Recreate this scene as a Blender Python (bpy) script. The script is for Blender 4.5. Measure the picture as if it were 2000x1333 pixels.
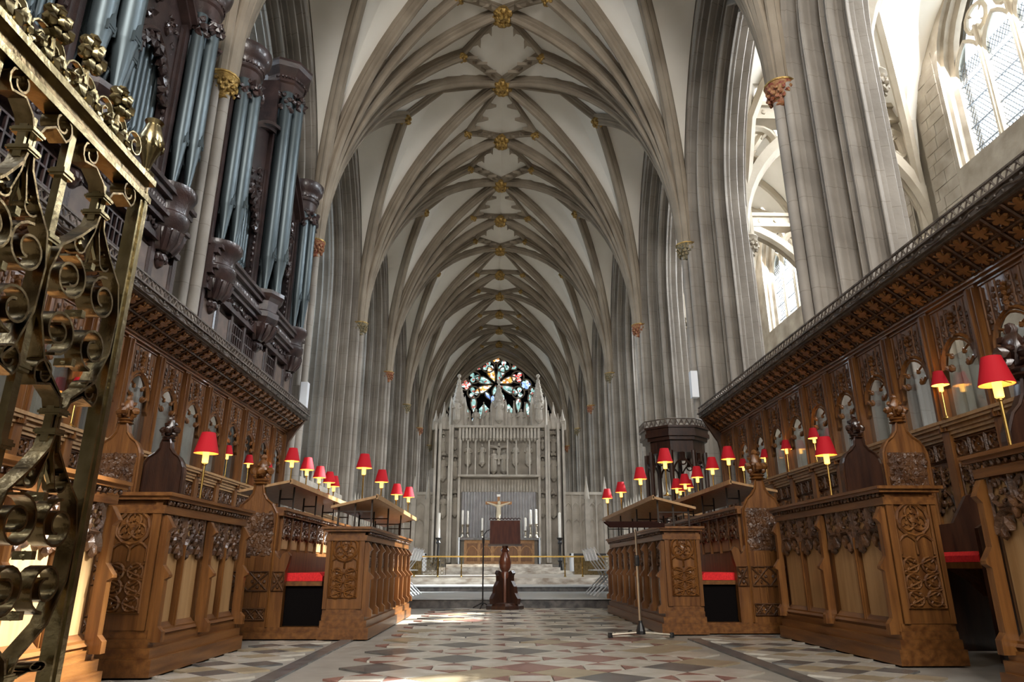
import bpy, math, random
from mathutils import Vector, Matrix
R = math.radians
random.seed(7)
scene = bpy.context.scene
for o in list(bpy.data.objects): bpy.data.objects.remove(o)
COL = scene.collection

# ---------------------------------------------------------------- camera
F_PX = 1349.0; PITCH = math.atan(442 / F_PX); YAW = math.atan(30 / F_PX * math.cos(PITCH))
cam_d = bpy.data.cameras.new('camera'); cam = bpy.data.objects.new('camera', cam_d); COL.objects.link(cam)
cam_d.sensor_width = 36.0; cam_d.sensor_fit = 'HORIZONTAL'; cam_d.lens = 36.0 * F_PX / 2000.0
cam_d.clip_start = 0.05; cam_d.clip_end = 400
cam.location = (0, 0, 0.63); cam.rotation_euler = (math.pi / 2 + PITCH, 0, -YAW)
scene.camera = cam

# ---------------------------------------------------------------- world, sun, daylight at the windows, added west fill, exposure
world = bpy.data.worlds.new('sky'); scene.world = world; world.use_nodes = True
bg = world.node_tree.nodes['Background']; bg.inputs[0].default_value = (0.80, 0.91, 1.0, 1); bg.inputs[1].default_value = 2.0
def lamp(name, kind, loc, energy, color, **kw):
    d = bpy.data.lights.new(name, kind); d.energy = energy; d.color = color
    rot = kw.pop('rot', None)
    for k, v in kw.items(): setattr(d, k, v)
    o = bpy.data.objects.new(name, d); COL.objects.link(o); o.location = loc
    if rot: o.rotation_euler = rot
    return o
SUN_DIR = Vector((-0.80, -0.24, -0.70)).normalized()
sun = lamp('sun', 'SUN', (30, 10, 40), 28.0, (1.0, 0.93, 0.82), angle=R(0.6))
sun.rotation_euler = SUN_DIR.to_track_quat('-Z', 'Y').to_euler()
PY = [9.85 + 6.2 * k for k in range(-3, 7)]          # pier rows, west to east
X0 = 0.07; W = 4.8; ZS = 8.5; ZR = 16.0; BAY = 6.2; AW = 11.2
for k, y in enumerate(PY[:-1]):                       # daylight falling in through the aisle windows
    if k == 0: continue
    lamp('south_window_daylight', 'AREA', (X0 + AW + 0.75, y + 3.1, 11.9), 930, (0.95, 0.97, 1.0), shape='RECTANGLE', size=3.0, size_y=4.6, rot=(R(62), 0, R(90)))
    lamp('north_window_daylight', 'AREA', (X0 - AW - 0.75, y + 3.1, 11.9), 400, (0.80, 0.90, 1.0), shape='RECTANGLE', size=3.0, size_y=4.6, rot=(R(75), 0, R(-90)))
lamp('west_fill_light', 'AREA', (X0, -8.6, 10.2), 1650, (1.0, 0.96, 0.9), shape='RECTANGLE', size=7.0, size_y=8.0, rot=(R(90), 0, 0))  # fill light added behind the camera to brighten the vault
scene.view_settings.view_transform = 'Standard'; scene.view_settings.look = 'None'
scene.view_settings.exposure = 1.0; scene.view_settings.gamma = 1.0; scene.view_settings.use_curve_mapping = False
try:
    scene.cycles.use_denoising = True; scene.cycles.denoiser = 'OPENIMAGEDENOISE'
    scene.cycles.max_bounces = 7; scene.cycles.diffuse_bounces = 4; scene.cycles.glossy_bounces = 3; scene.cycles.use_adaptive_sampling = True; scene.cycles.adaptive_threshold = 0.02
    scene.cycles.transparent_max_bounces = 8; scene.cycles.caustics_reflective = False; scene.cycles.caustics_refractive = False
    scene.cycles.sample_clamp_indirect = 6.0
except Exception: pass

# ---------------------------------------------------------------- materials
def mat(name, c1, c2=None, rough=0.6, metal=0.0, scale=4.0, bump=0.0, bscale=30.0, stretch=(1, 1, 1), emit=None, estr=0.0, detail=5.0, spec=0.5, coat=0.0):
    m = bpy.data.materials.new(name); m.use_nodes = True
    nt = m.node_tree; b = nt.nodes['Principled BSDF']
    b.inputs['Roughness'].default_value = rough; b.inputs['Metallic'].default_value = metal
    b.inputs['Specular IOR Level'].default_value = spec; b.inputs['Coat Weight'].default_value = coat
    if c2 is None: b.inputs['Base Color'].default_value = (*c1, 1)
    tc = nt.nodes.new('ShaderNodeTexCoord'); geo = nt.nodes.new('ShaderNodeNewGeometry')
    mp = nt.nodes.new('ShaderNodeMapping'); mp.inputs['Scale'].default_value = stretch
    nt.links.new(geo.outputs['Position'], mp.inputs['Vector'])
    if c2 is not None:
        n = nt.nodes.new('ShaderNodeTexNoise'); n.inputs['Scale'].default_value = scale; n.inputs['Detail'].default_value = detail
        r = nt.nodes.new('ShaderNodeValToRGB'); r.color_ramp.elements[0].color = (*c1, 1); r.color_ramp.elements[1].color = (*c2, 1)
        r.color_ramp.elements[0].position = 0.33; r.color_ramp.elements[1].position = 0.68
        nt.links.new(mp.outputs[0], n.inputs['Vector']); nt.links.new(n.outputs['Fac'], r.inputs[0]); nt.links.new(r.outputs[0], b.inputs['Base Color'])
    if bump > 0:
        n2 = nt.nodes.new('ShaderNodeTexNoise'); n2.inputs['Scale'].default_value = bscale; n2.inputs['Detail'].default_value = 3
        bp = nt.nodes.new('ShaderNodeBump'); bp.inputs['Strength'].default_value = bump; bp.inputs['Distance'].default_value = 0.02
        nt.links.new(mp.outputs[0], n2.inputs['Vector']); nt.links.new(n2.outputs['Fac'], bp.inputs['Height']); nt.links.new(bp.outputs[0], b.inputs['Normal'])
    if emit: b.inputs['Emission Color'].default_value = (*emit, 1); b.inputs['Emission Strength'].default_value = estr
    return m
M = {}
M['pier'] = mat('pier_limestone', (.225, .20, .172), (.345, .312, .272), .78, scale=1.1, bump=.2, bscale=14)
M['rib'] = mat('rib_stone', (.205, .165, .12), (.30, .25, .19), .85, scale=1.3, bump=.15, bscale=18)
M['web'] = mat('vault_plaster', (.74, .705, .63), (.84, .81, .745), .9, scale=.6, bump=.1, bscale=3)
M['ashlar'] = mat('ashlar_stone', (.25, .21, .16), (.42, .37, .30), .85, scale=1.6, bump=.3, bscale=9)
M['aisle'] = mat('aisle_stone', (.36, .31, .235), (.48, .425, .34), .8, scale=1.2, bump=.15, bscale=14)
M['reredos'] = mat('reredos_stone', (.40, .36, .305), (.56, .515, .45), .85, scale=2.2, bump=.2, bscale=16)
M['oak'] = mat('oak', (.085, .029, .0065), (.19, .077, .019), .36, scale=3.5, bump=.12, bscale=26, stretch=(7, 7, .6), coat=.1, spec=.4)
M['oak_h'] = mat('oak_lengthwise', (.085, .029, .0065), (.19, .077, .019), .36, scale=3.5, bump=.12, bscale=26, stretch=(7, .5, 7), coat=.1, spec=.4)
M['oak_pale'] = mat('pale_oak_panel', (.27, .145, .055), (.38, .225, .10), .45, scale=3.0, bump=.1, bscale=26, stretch=(7, 7, .5), coat=.05)
M['oak_lit_warm'] = mat('oak_painted_lamplight', (.16, .062, .015), (.27, .118, .032), .45, scale=6, bump=.2, bscale=40)  # oak with the warm light from lamps and floor put into its colour
M['oak_carved'] = mat('carved_oak', (.042, .016, .006), (.105, .044, .015), .42, scale=9, bump=.35, bscale=60, coat=.1)
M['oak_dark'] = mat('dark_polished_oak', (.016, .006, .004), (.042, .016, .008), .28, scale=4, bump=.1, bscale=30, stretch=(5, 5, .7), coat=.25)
M['cresting'] = mat('weathered_cresting_oak', (.06, .045, .035), (.14, .115, .095), .5, scale=8, bump=.3, bscale=50)
M['organ'] = mat('organ_case_walnut', (.018, .010, .010), (.052, .029, .026), .36, scale=5, bump=.2, bscale=40, coat=.25)
M['pipe'] = mat('pipe_metal', (.06, .078, .086), (.105, .132, .143), .42, .6, scale=2.0, stretch=(1, 1, .3))
M['brass'] = mat('polished_brass', (.15, .118, .055), (.32, .265, .15), .24, 1.0, scale=9, bump=.08, bscale=40)
M['brass_dark'] = mat('tarnished_brass', (.075, .05, .022), (.22, .16, .08), .25, 1.0, scale=12, bump=.1, bscale=40)
M['lampbrass'] = mat('lamp_brass', (.62, .42, .13), None, .25, 1.0)
M['gilt'] = mat('gilding', (.20, .115, .03), (.50, .33, .10), .4, .6, scale=14, bump=.5, bscale=45)
M['capital'] = mat('painted_capital', (.20, .018, .016), (.36, .21, .08), .5, scale=22, bump=.5, bscale=50)
M['capital_green'] = mat('painted_capital_green', (.03, .05, .045), (.36, .26, .12), .5, scale=24, bump=.5, bscale=50)
M['red'] = mat('red_lampshade', (.40, .008, .016), None, .75, spec=.2)
M['velvet'] = mat('red_velvet', (.55, .008, .012), (.75, .02, .02), .85, scale=60)
M['bulb'] = mat('candle_bulb', (1, .8, .5), None, .4, emit=(1.0, .62, .20), estr=14.0)
M['candle'] = mat('wax', (.86, .83, .76), None, .5)
M['black'] = mat('black_metal', (.012, .012, .013), None, .4)
M['steel'] = mat('steel_rod', (.55, .50, .42), None, .3, 1.0)
M['chrome'] = mat('chair_wire', (.62, .63, .65), None, .35, .7)
M['speaker'] = mat('white_cabinet', (.72, .74, .78), None, .5)
M['iron'] = mat('iron_bracket', (.03, .02, .015), None, .5, .5)
M['curtain'] = mat('grey_curtain', (.50, .49, .50), (.62, .61, .615), .9, scale=3)
M['marble'] = mat('veined_marble', (.24, .19, .145), (.66, .62, .55), .3, scale=4, detail=12, stretch=(1, 1, 2.2))
M['darkstep'] = mat('dark_marble_step', (.035, .035, .036), (.11, .10, .095), .25, scale=9, detail=10)
M['greystone'] = mat('grey_paving', (.26, .28, .29), (.36, .375, .38), .3, scale=3)
M['tile_white'] = mat('cream_marble_tile', (.36, .325, .27), (.47, .44, .385), .24, scale=6, bump=.02)
M['tile_dark'] = mat('slate_tile', (.075, .072, .070), (.145, .14, .132), .26, scale=8)
M['tile_red'] = mat('red_marble_tile', (.17, .085, .07), (.27, .15, .125), .26, scale=9)
M['tile_ochre'] = mat('buff_tile', (.24, .19, .125), (.34, .28, .19), .28, scale=8)
M['grout'] = mat('floor_bed', (.22, .20, .17), (.30, .28, .245), .4, scale=5)
M['mirror'] = mat('grey_screen_glass', (.33, .37, .40), (.5, .53, .55), .12, .85, scale=2)
M['skin'] = mat('carved_ivory', (.62, .53, .38), None, .5)
M['wood_cross'] = mat('cross_wood', (.36, .15, .04), None, .5)
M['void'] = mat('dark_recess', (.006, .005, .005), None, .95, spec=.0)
M['frontal'] = mat('altar_frontal', (.27, .13, .05), (.42, .23, .10), .5, scale=12, bump=.4, bscale=50)
M['paleblue'] = mat('altar_cloth', (.62, .66, .72), None, .8)
M['leading'] = mat('window_leading', (.10, .11, .12), None, .6)

def courses(m, step, dark):
    nt = m.node_tree; b = nt.nodes['Principled BSDF']; src = b.inputs['Base Color'].links[0].from_socket
    geo = nt.nodes.new('ShaderNodeNewGeometry'); sx = nt.nodes.new('ShaderNodeSeparateXYZ'); nt.links.new(geo.outputs['Position'], sx.inputs[0])
    def mth(op, a, v):
        n = nt.nodes.new('ShaderNodeMath'); n.operation = op; nt.links.new(a, n.inputs[0]); n.inputs[1].default_value = v; return n.outputs[0]
    f = mth('FRACT', mth('DIVIDE', sx.outputs[2], step), 0); f = mth('LESS_THAN', f, .02)
    mx = nt.nodes.new('ShaderNodeMix'); mx.data_type = 'RGBA'; mx.blend_type = 'MULTIPLY'; mx.inputs['B'].default_value = (dark, dark * .97, dark * .93, 1)
    nt.links.new(f, mx.inputs['Factor']); nt.links.new(src, mx.inputs['A']); nt.links.new(mx.outputs['Result'], b.inputs['Base Color'])
courses(M['pier'], .52, .72)
def glass_mat(name, tint, alpha):
    m = bpy.data.materials.new(name); m.use_nodes = True; nt = m.node_tree; nt.nodes.clear()
    out = nt.nodes.new('ShaderNodeOutputMaterial'); mx = nt.nodes.new('ShaderNodeMixShader')
    tr = nt.nodes.new('ShaderNodeBsdfTransparent'); tr.inputs[0].default_value = (*tint, 1)
    gl = nt.nodes.new('ShaderNodeBsdfGlossy'); gl.inputs['Roughness'].default_value = .08
    mx.inputs[0].default_value = alpha
    nt.links.new(tr.outputs[0], mx.inputs[1]); nt.links.new(gl.outputs[0], mx.inputs[2]); nt.links.new(mx.outputs[0], out.inputs[0])
    return m
M['clear'] = glass_mat('clear_glass', (.93, .97, 1.0), .08)
M['screen'] = glass_mat('screen_glass', (.86, .90, .93), .22)

def stained(name, cols, s):
    m = bpy.data.materials.new(name); m.use_nodes = True; nt = m.node_tree; b = nt.nodes['Principled BSDF']
    b.inputs['Base Color'].default_value = (.02, .02, .02, 1); b.inputs['Roughness'].default_value = .3
    geo = nt.nodes.new('ShaderNodeNewGeometry'); v = nt.nodes.new('ShaderNodeTexVoronoi'); v.inputs['Scale'].default_value = s
    sp = nt.nodes.new('ShaderNodeSeparateColor'); r = nt.nodes.new('ShaderNodeValToRGB'); r.color_ramp.interpolation = 'CONSTANT'
    el = r.color_ramp.elements
    for i, c in enumerate(cols):
        e = el[i] if i < 2 else el.new(0.5)
        e.position = i / len(cols); e.color = (*c, 1)
    nt.links.new(geo.outputs['Position'], v.inputs['Vector']); nt.links.new(v.outputs['Color'], sp.inputs[0]); nt.links.new(sp.outputs[0], r.inputs[0])
    nt.links.new(r.outputs[0], b.inputs['Emission Color']); b.inputs['Emission Strength'].default_value = .75  # glass emits by itself, standing in for the daylight behind it
    return m
_pale = (.50, .72, .70); _wht = (.80, .86, .84)
M['sg_mix'] = stained('stained_glass_pale', [_pale, _wht, (.08, .16, .15), (.25, .45, .42), _wht, (.35, .08, .06), _pale], 7)
M['sg_amber'] = stained('stained_glass_amber', [(.80, .36, .05), (.85, .48, .12), _wht, (.5, .2, .04), (.8, .6, .3)], 7)
M['sg_blue'] = stained('stained_glass_blue', [(.12, .22, .62), _pale, (.25, .4, .8), _wht, (.05, .1, .35)], 8)
M['sg_red'] = stained('stained_glass_red', [(.62, .05, .05), _wht, (.7, .2, .15), _pale, (.35, .05, .2)], 8)

# ---------------------------------------------------------------- mesh building
class MB:
    def __init__(s): s.v = []; s.f = []
    def add(s, vs, fs):
        o = len(s.v); s.v += [tuple(p) for p in vs]; s.f += [tuple(i + o for i in f) for f in fs]; return s
    def box(s, x0, x1, y0, y1, z0, z1):
        return s.add([(x0, y0, z0), (x1, y0, z0), (x1, y1, z0), (x0, y1, z0), (x0, y0, z1), (x1, y0, z1), (x1, y1, z1), (x0, y1, z1)],
                     [(0, 3, 2, 1), (4, 5, 6, 7), (0, 1, 5, 4), (1, 2, 6, 5), (2, 3, 7, 6), (3, 0, 4, 7)])
    def hexa(s, p): return s.add(p, [(0, 3, 2, 1), (4, 5, 6, 7), (0, 1, 5, 4), (1, 2, 6, 5), (2, 3, 7, 6), (3, 0, 4, 7)])
    def prism(s, poly, fn, d0, d1):
        """poly: 2-D outline (a, b); fn(a, b, d) -> point; extruded from d0 to d1"""
        n = len(poly)
        vs = [fn(a, b, d0) for a, b in poly] + [fn(a, b, d1) for a, b in poly]
        fs = [tuple(range(n - 1, -1, -1)), tuple(range(n, 2 * n))] + [(i, (i + 1) % n, n + (i + 1) % n, n + i) for i in range(n)]
        return s.add(vs, fs)
    def band(s, inner, outer, fn, d0, d1, closed=False):
        """strip between two matching outlines, extruded"""
        n = len(inner); m = n if closed else n - 1
        vs = [fn(a, b, d0) for a, b in inner] + [fn(a, b, d0) for a, b in outer] + [fn(a, b, d1) for a, b in inner] + [fn(a, b, d1) for a, b in outer]
        fs = []
        for i in range(m):
            j = (i + 1) % n
            fs += [(i, j, n + j, n + i), (2 * n + j, 2 * n + i, 3 * n + i, 3 * n + j), (j, i, 2 * n + i, 2 * n + j), (n + i, n + j, 3 * n + j, 3 * n + i)]
        return s.add(vs, fs)
    def sweep(s, prof, frames, closed_prof=True, caps=True, closed_path=False):
        """frames: (pos, A, B); profile points (a, b) -> pos + a*A + b*B"""
        n = len(prof); m = len(frames); vs = []
        for p, A, B in frames:
            vs += [p + A * a + B * b for a, b in prof]
        fs = []
        for i in range(m if closed_path else m - 1):
            i2 = (i + 1) % m
            for j in range(n if closed_prof else n - 1):
                k = (j + 1) % n
                fs.append((i * n + j, i * n + k, i2 * n + k, i2 * n + j))
        if caps and closed_prof and not closed_path:
            fs += [tuple(range(n - 1, -1, -1)), tuple(range((m - 1) * n, m * n))]
        return s.add(vs, fs)
    def tube(s, path, r, n=6, caps=True, flat=None, closed=False):
        path = [Vector(p) for p in path]; m = len(path); fr = []; prev = None
        rs = r if isinstance(r, (list, tuple)) else [r] * m
        for i, p in enumerate(path):
            if closed: t = path[(i + 1) % m] - path[i - 1]
            else: t = path[min(i + 1, m - 1)] - path[max(i - 1, 0)]
            t = t.normalized() if t.length > 1e-9 else Vector((0, 0, 1))
            if prev is None:
                up = Vector((0, 0, 1)) if abs(t.z) < .9 else Vector((1, 0, 0))
                A = t.cross(up).normalized()
            else:
                A = (prev - t * prev.dot(t)); A = A.normalized() if A.length > 1e-6 else prev
            prev = A; B = t.cross(A).normalized(); fr.append((p, A * rs[i], B * rs[i]))
        prof = [(math.cos(2 * math.pi * k / n), math.sin(2 * math.pi * k / n)) for k in range(n)]
        return s.sweep(prof, fr, caps=caps and not closed, closed_path=closed)
    def strap(s, path, wd, w, t):
        """flat strip: wd = width direction (vector), w width, t thickness"""
        path = [Vector(p) for p in path]; wd = Vector(wd); fr = []; m = len(path)
        for i, p in enumerate(path):
            tt = (path[min(i + 1, m - 1)] - path[max(i - 1, 0)]).normalized(); fr.append((p, wd, tt.cross(wd).normalized()))
        return s.sweep([(-w / 2, -t / 2), (w / 2, -t / 2), (w / 2, t / 2), (-w / 2, t / 2)], fr)
    def lathe(s, prof, c=(0, 0, 0), n=12, a0=0, a1=2 * math.pi, sx=1, sy=1):
        full = abs(a1 - a0 - 2 * math.pi) < 1e-6; m = n if full else n + 1; vs = []
        for i in range(m):
            a = a0 + (a1 - a0) * i / n
            vs += [(c[0] + r * math.cos(a) * sx, c[1] + r * math.sin(a) * sy, c[2] + z) for r, z in prof]
        k = len(prof); fs = []
        for i in range(n):
            j = (i + 1) % m
            for q in range(k - 1): fs.append((i * k + q, j * k + q, j * k + q + 1, i * k + q + 1))
        if full:
            fs.append(tuple(i * k for i in range(m - 1, -1, -1))); fs.append(tuple(i * k + k - 1 for i in range(m)))
        return s.add(vs, fs)
    def ball(s, c, r, n=6, sz=1.0, jag=0.0, sx=1.0, sy=1.0):
        rings = max(3, n // 2 + 1); vs = [(c[0], c[1], c[2] - r * sz)]; fs = []
        for i in range(1, rings):
            ph = math.pi * i / rings
            for k in range(n):
                a = 2 * math.pi * (k + .5 * (i % 2)) / n; q = r * (1 + random.uniform(-jag, jag))
                vs.append((c[0] + q * math.sin(ph) * math.cos(a) * sx, c[1] + q * math.sin(ph) * math.sin(a) * sy, c[2] - q * math.cos(ph) * sz))
        vs.append((c[0], c[1], c[2] + r * sz)); L = len(vs) - 1
        for k in range(n): fs.append((0, 1 + (k + 1) % n, 1 + k)); fs.append((L, L - n + k, L - n + (k + 1) % n))
        for i in range(rings - 2):
            b = 1 + i * n
            for k in range(n): fs.append((b + k, b + (k + 1) % n, b + n + (k + 1) % n, b + n + k))
        return s.add(vs, fs)
    def mesh(s, name, m, smooth=False, sharp=42):
        me = bpy.data.meshes.new(name); me.from_pydata(s.v, [], s.f); me.materials.append(M[m] if isinstance(m, str) else m)
        if smooth:
            me.polygons.foreach_set('use_smooth', [True] * len(me.polygons))
            try: me.set_sharp_from_angle(angle=R(sharp))
            except Exception: pass
        me.update(); return me
STUFF = {'flower_band', 'bead_band', 'vine_trail', 'leaf_carving', 'carving', 'dentils', 'pipe_shade', 'carved_frieze', 'pipe_carving', 'leading', 'fluted_band', 'lattice'}
def put(name, me, parent=None, loc=(0, 0, 0), rz=0.0, scale=None, kind=None):
    o = bpy.data.objects.new(name, me); COL.objects.link(o); o.parent = parent; o.location = loc
    if rz: o.rotation_euler.z = rz
    if scale: o.scale = scale
    if kind or name in STUFF: o['kind'] = kind or 'stuff'
    return o
HSET = {'plinth', 'top', 'rail', 'cornice', 'platform', 'sill', 'seat', 'fascia'}
def part(name, mb, m, parent, smooth=False, loc=(0, 0, 0), kind=None):
    if m == 'oak' and name in HSET: m = 'oak_h'
    return put(name, mb.mesh(name, m, smooth), parent, loc, kind=kind)
def thing(name, label, cat, loc=(0, 0, 0), rz=0.0, scale=None, group=None):
    o = put(name, None, None, loc, rz, scale); o['label'] = label; o['category'] = cat
    if group: o['group'] = group
    return o
def tag(o, label, cat, group=None):
    o['label'] = label; o['category'] = cat
    if group: o['group'] = group
    return o
def struct(name, label, mb=None, m=None, loc=(0, 0, 0), smooth=False, me=None):
    o = put(name, (me or mb.mesh(name, m, smooth)) if (mb or me) else None, None, loc); o['kind'] = 'structure'; o['label'] = label; return o
def V(*a): return Vector(a)
XZ = lambda a, b, d: (a, d, b)      # outline in x-z, depth along y
YZ = lambda a, b, d: (d, a, b)      # outline in y-z, depth along x
XY = lambda a, b, d: (a, b, d)
def arc(cx, cz, r, a0, a1, n): return [(cx + r * math.cos(R(a0 + (a1 - a0) * i / n)), cz + r * math.sin(R(a0 + (a1 - a0) * i / n))) for i in range(n + 1)]
def pointed(w, zs, h, n=6):
    """pointed arch outline from (-w/2, zs) over the apex to (w/2, zs)"""
    a = w / 2; r = (a * a + h * h) / (2 * a); out = []
    t1 = math.asin(min(1, h / r))
    for i in range(n + 1):
        t = t1 * i / n; out.append((-a + r - r * math.cos(t), zs + r * math.sin(t)))
    return out + [(-x, z) for x, z in out[-2::-1]]
# ================================================================ FLOOR
fl = struct('floor', 'patterned marble choir floor of cream, slate and red tiles', MB().box(-13, 13.2, -9.2, 48, -.3, -.012), 'grout')
DX, DY = .25, .235
def tile_mesh(poly, m): return MB().prism(poly, XY, -.02, 0.0).mesh('tile', m)
dia = [(-DX + .006, 0), (0, -DY + .006), (DX - .006, 0), (0, DY - .006)]
T_d = {m: tile_mesh(dia, m) for m in ('tile_dark', 'tile_white', 'tile_red', 'tile_ochre')}
rw, rh = .125, .105
T_rect = tile_mesh([(-rw, -rh), (rw, -rh), (rw, rh), (-rw, rh)], 'tile_white')
tl = [(-DX + .012, 0), (-rw - .008, -rh + .006), (-rw - .008, rh - .006)]
T_tl = tile_mesh(tl[::-1] if False else [(-DX + .012, 0), (-rw - .008, -rh + .006), (-rw - .008, rh - .006)], 'tile_red')
T_tr = tile_mesh([(DX - .012, 0), (rw + .008, rh - .006), (rw + .008, -rh + .006)], 'tile_red')
T_tt = tile_mesh([(0, DY - .012), (-rw + .02, rh + .008), (rw - .02, rh + .008)], 'tile_red')
T_tb = tile_mesh([(0, -DY + .012), (rw - .02, -rh - .008), (-rw + .02, -rh - .008)], 'tile_red')
far = {k: MB() for k in ('tile_dark', 'tile_white', 'tile_red', 'tile_ochre')}
rnd = random.Random(3)
ntile = 0
for i in range(-3, 4):
    for j in range(0, 22):
        cx = .21 + .5 * i; cy = 3.13 + .94 * j / 1.0 * .5 * 2 / 2 * 1 if False else 3.13 + .47 * j
        if cy > 11.9 or cx < -1.05 or cx > 1.5: continue
        dark = (i + j) % 2 == 0
        near = cy < 8.2
        tone = 'tile_dark' if rnd.random() < .72 else ('tile_red' if rnd.random() < .5 else 'tile_ochre')
        wtone = 'tile_white' if rnd.random() < .9 else 'tile_ochre'
        if near:
            if dark: put('tile', T_d[tone], fl, (cx, cy, 0))
            else:
                put('tile', T_rect, fl, (cx, cy, 0))
                for t in (T_tl, T_tr): put('tile', t, fl, (cx, cy, 0))
                if cy < 6:
                    for t in (T_tt, T_tb): put('tile', t, fl, (cx, cy, 0))
            put('tile', T_d[wtone], fl, (cx + DX, cy + DY, 0))
        else:
            if dark: far[tone].prism([(x + cx, y + cy) for x, y in dia], XY, -.02, 0)
            else:
                far['tile_white'].prism([(cx - rw, cy - rh), (cx + rw, cy - rh), (cx + rw, cy + rh), (cx - rw, cy + rh)], XY, -.02, 0)
                for q in (-1, 1): far['tile_red'].prism([(cx + q * (DX - .012), cy), (cx + q * (rw + .008), cy + q * (rh - .006)), (cx + q * (rw + .008), cy - q * (rh - .006))], XY, -.02, 0)
            far[wtone].prism([(x + cx + DX, y + cy + DY) for x, y in dia], XY, -.02, 0)
# border bands and the small chequer beside them
for x0, x1 in ((-1.42, -1.30), (1.78, 1.90)):
    y = 3.0
    while y < 6.8: put('tile', bpy.data.meshes.get('border_tile') or MB().box(-.058, .058, -.3, .3, -.02, 0).mesh('border_tile', 'tile_dark'), fl, ((x0 + x1) / 2, y, 0)); y += .606
sm = [(-.155, 0), (0, -.14), (.155, 0), (0, .14)]
S_m = {m: tile_mesh(sm, m) for m in far}
for xs in ((-1.62, -2.3), (2.08, 3.2)):
    nx = int(abs(xs[1] - xs[0]) / .16) + 1
    for i in range(nx):
        for j in range(0, 13):
            cx = xs[0] + (.16 * i if xs[1] > xs[0] else -.16 * i); cy = 3.5 + .29 * j + .145 * (i % 2)
            if cx < -2.05 and cy > 4.5 or (cx < -1.2 and cy > 6.7) or (cx > 1.6 and cy > 7.2) or (cx > 2.6 and cy > 4.0): continue
            put('tile', S_m[('tile_white', 'tile_ochre', 'tile_dark', 'tile_white')[(i * 2 + j) % 4]], fl, (cx, cy, 0))
for k, mb in far.items():
    part('tile_field', mb, k, fl, kind='stuff')
# sanctuary steps
st = struct('floor_sanctuary', 'dark and veined marble sanctuary steps rising to the altar', MB().box(-12, 12.2, 12.08, 47, -.01, .125), 'darkstep')
def step(name, x0, x1, y0, y1, z0, z1, m): return part(name, MB().box(x0, x1, y0, y1, z0, z1), m, st)
step('tread', -12, 12.2, 12.04, 15.4, .125, .145, 'greystone')
step('riser', -12, 12.2, 15.3, 47, .145, .235, 'darkstep')
step('tread', -12, 12.2, 15.24, 16.9, .235, .255, 'greystone')
step('marble_step', -12, 12.2, 16.7, 47, .255, .395, 'marble')
step('marble_step', -2.55, 2.75, 26.6, 31.5, .395, .51, 'marble')
step('marble_step', -2.2, 2.4, 27.3, 31.5, .51, .625, 'marble')
step('marble_step', -1.95, 2.15, 28.0, 31.5, .625, .74, 'marble')

# ================================================================ VAULT
def rib_curve(d, h, n=16):
    """circular arc that starts upright, run d, rise h -> list of (s, z, tangent)"""
    r = (d * d + h * h) / (2 * d); t1 = math.asin(min(1.0, h / r))
    if h > r or d > r: t1 = math.acos(1 - d / r)
    return [(r - r * math.cos(t1 * i / n), r * math.sin(t1 * i / n), (math.sin(t1 * i / n), math.cos(t1 * i / n))) for i in range(n + 1)]
RIBP = [(.17, .06), (.17, -.05), (.135, -.075), (.145, -.13), (.085, -.165), (.075, -.235), (.04, -.265), (-.04, -.265), (-.075, -.235), (-.085, -.165), (-.145, -.13), (-.135, -.075), (-.17, -.05), (-.17, .06)]
def rib_frames(dx, dy, h):
    d = math.hypot(dx, dy); u = V(dx / d, dy / d, 0); A = V(-u.y, u.x, 0); fr = []; pts = []
    for s, z, (ts, tz) in rib_curve(d, h):
        p = u * s + V(0, 0, z); B = u * (-tz) + V(0, 0, ts); fr.append((p, A, B)); pts.append(p)
    return fr, pts
ZL = 14.65; ZW = 14.6; ZSIDE = 15.45; SX = 1.22; SY = 1.13; LX = 3.14; HB = BAY / 2
# plan of one quarter fan springing at (0,0,0), heading +x (to the ridge) and +y
ENDS = {'transverse': (W, 0, ZR - ZS), 'tierceron': (W - SX, SY, ZSIDE - ZS), 'diagonal': (W, HB, ZR - ZS), 'inner_ridge': (W - 2.0, HB, 15.72 - ZS), 'wall_tierceron': (W - LX, HB, ZL - ZS), 'formeret': (0.001, HB, ZW - ZS)}
RF = {k: rib_frames(*v) for k, v in ENDS.items()}
rib_me = {k: MB().sweep(RIBP, RF[k][0]).mesh('rib', 'rib', True, 24) for k in RF if k not in ('formeret', 'inner_ridge')}
def bar_frames(a, b, sag=0.0, n=4):
    a, b = Vector(a), Vector(b); t = (b - a).normalized(); A = t.cross(V(0, 0, 1)).normalized(); B = A.cross(t); B = B if B.z > 0 else -B
    return [(a.lerp(b, i / n) + V(0, 0, sag * math.sin(math.pi * i / n)), A, B) for i in range(n + 1)]
SMALLP = [(a * .72, b * .78 + .012) for a, b in RIBP]
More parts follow.
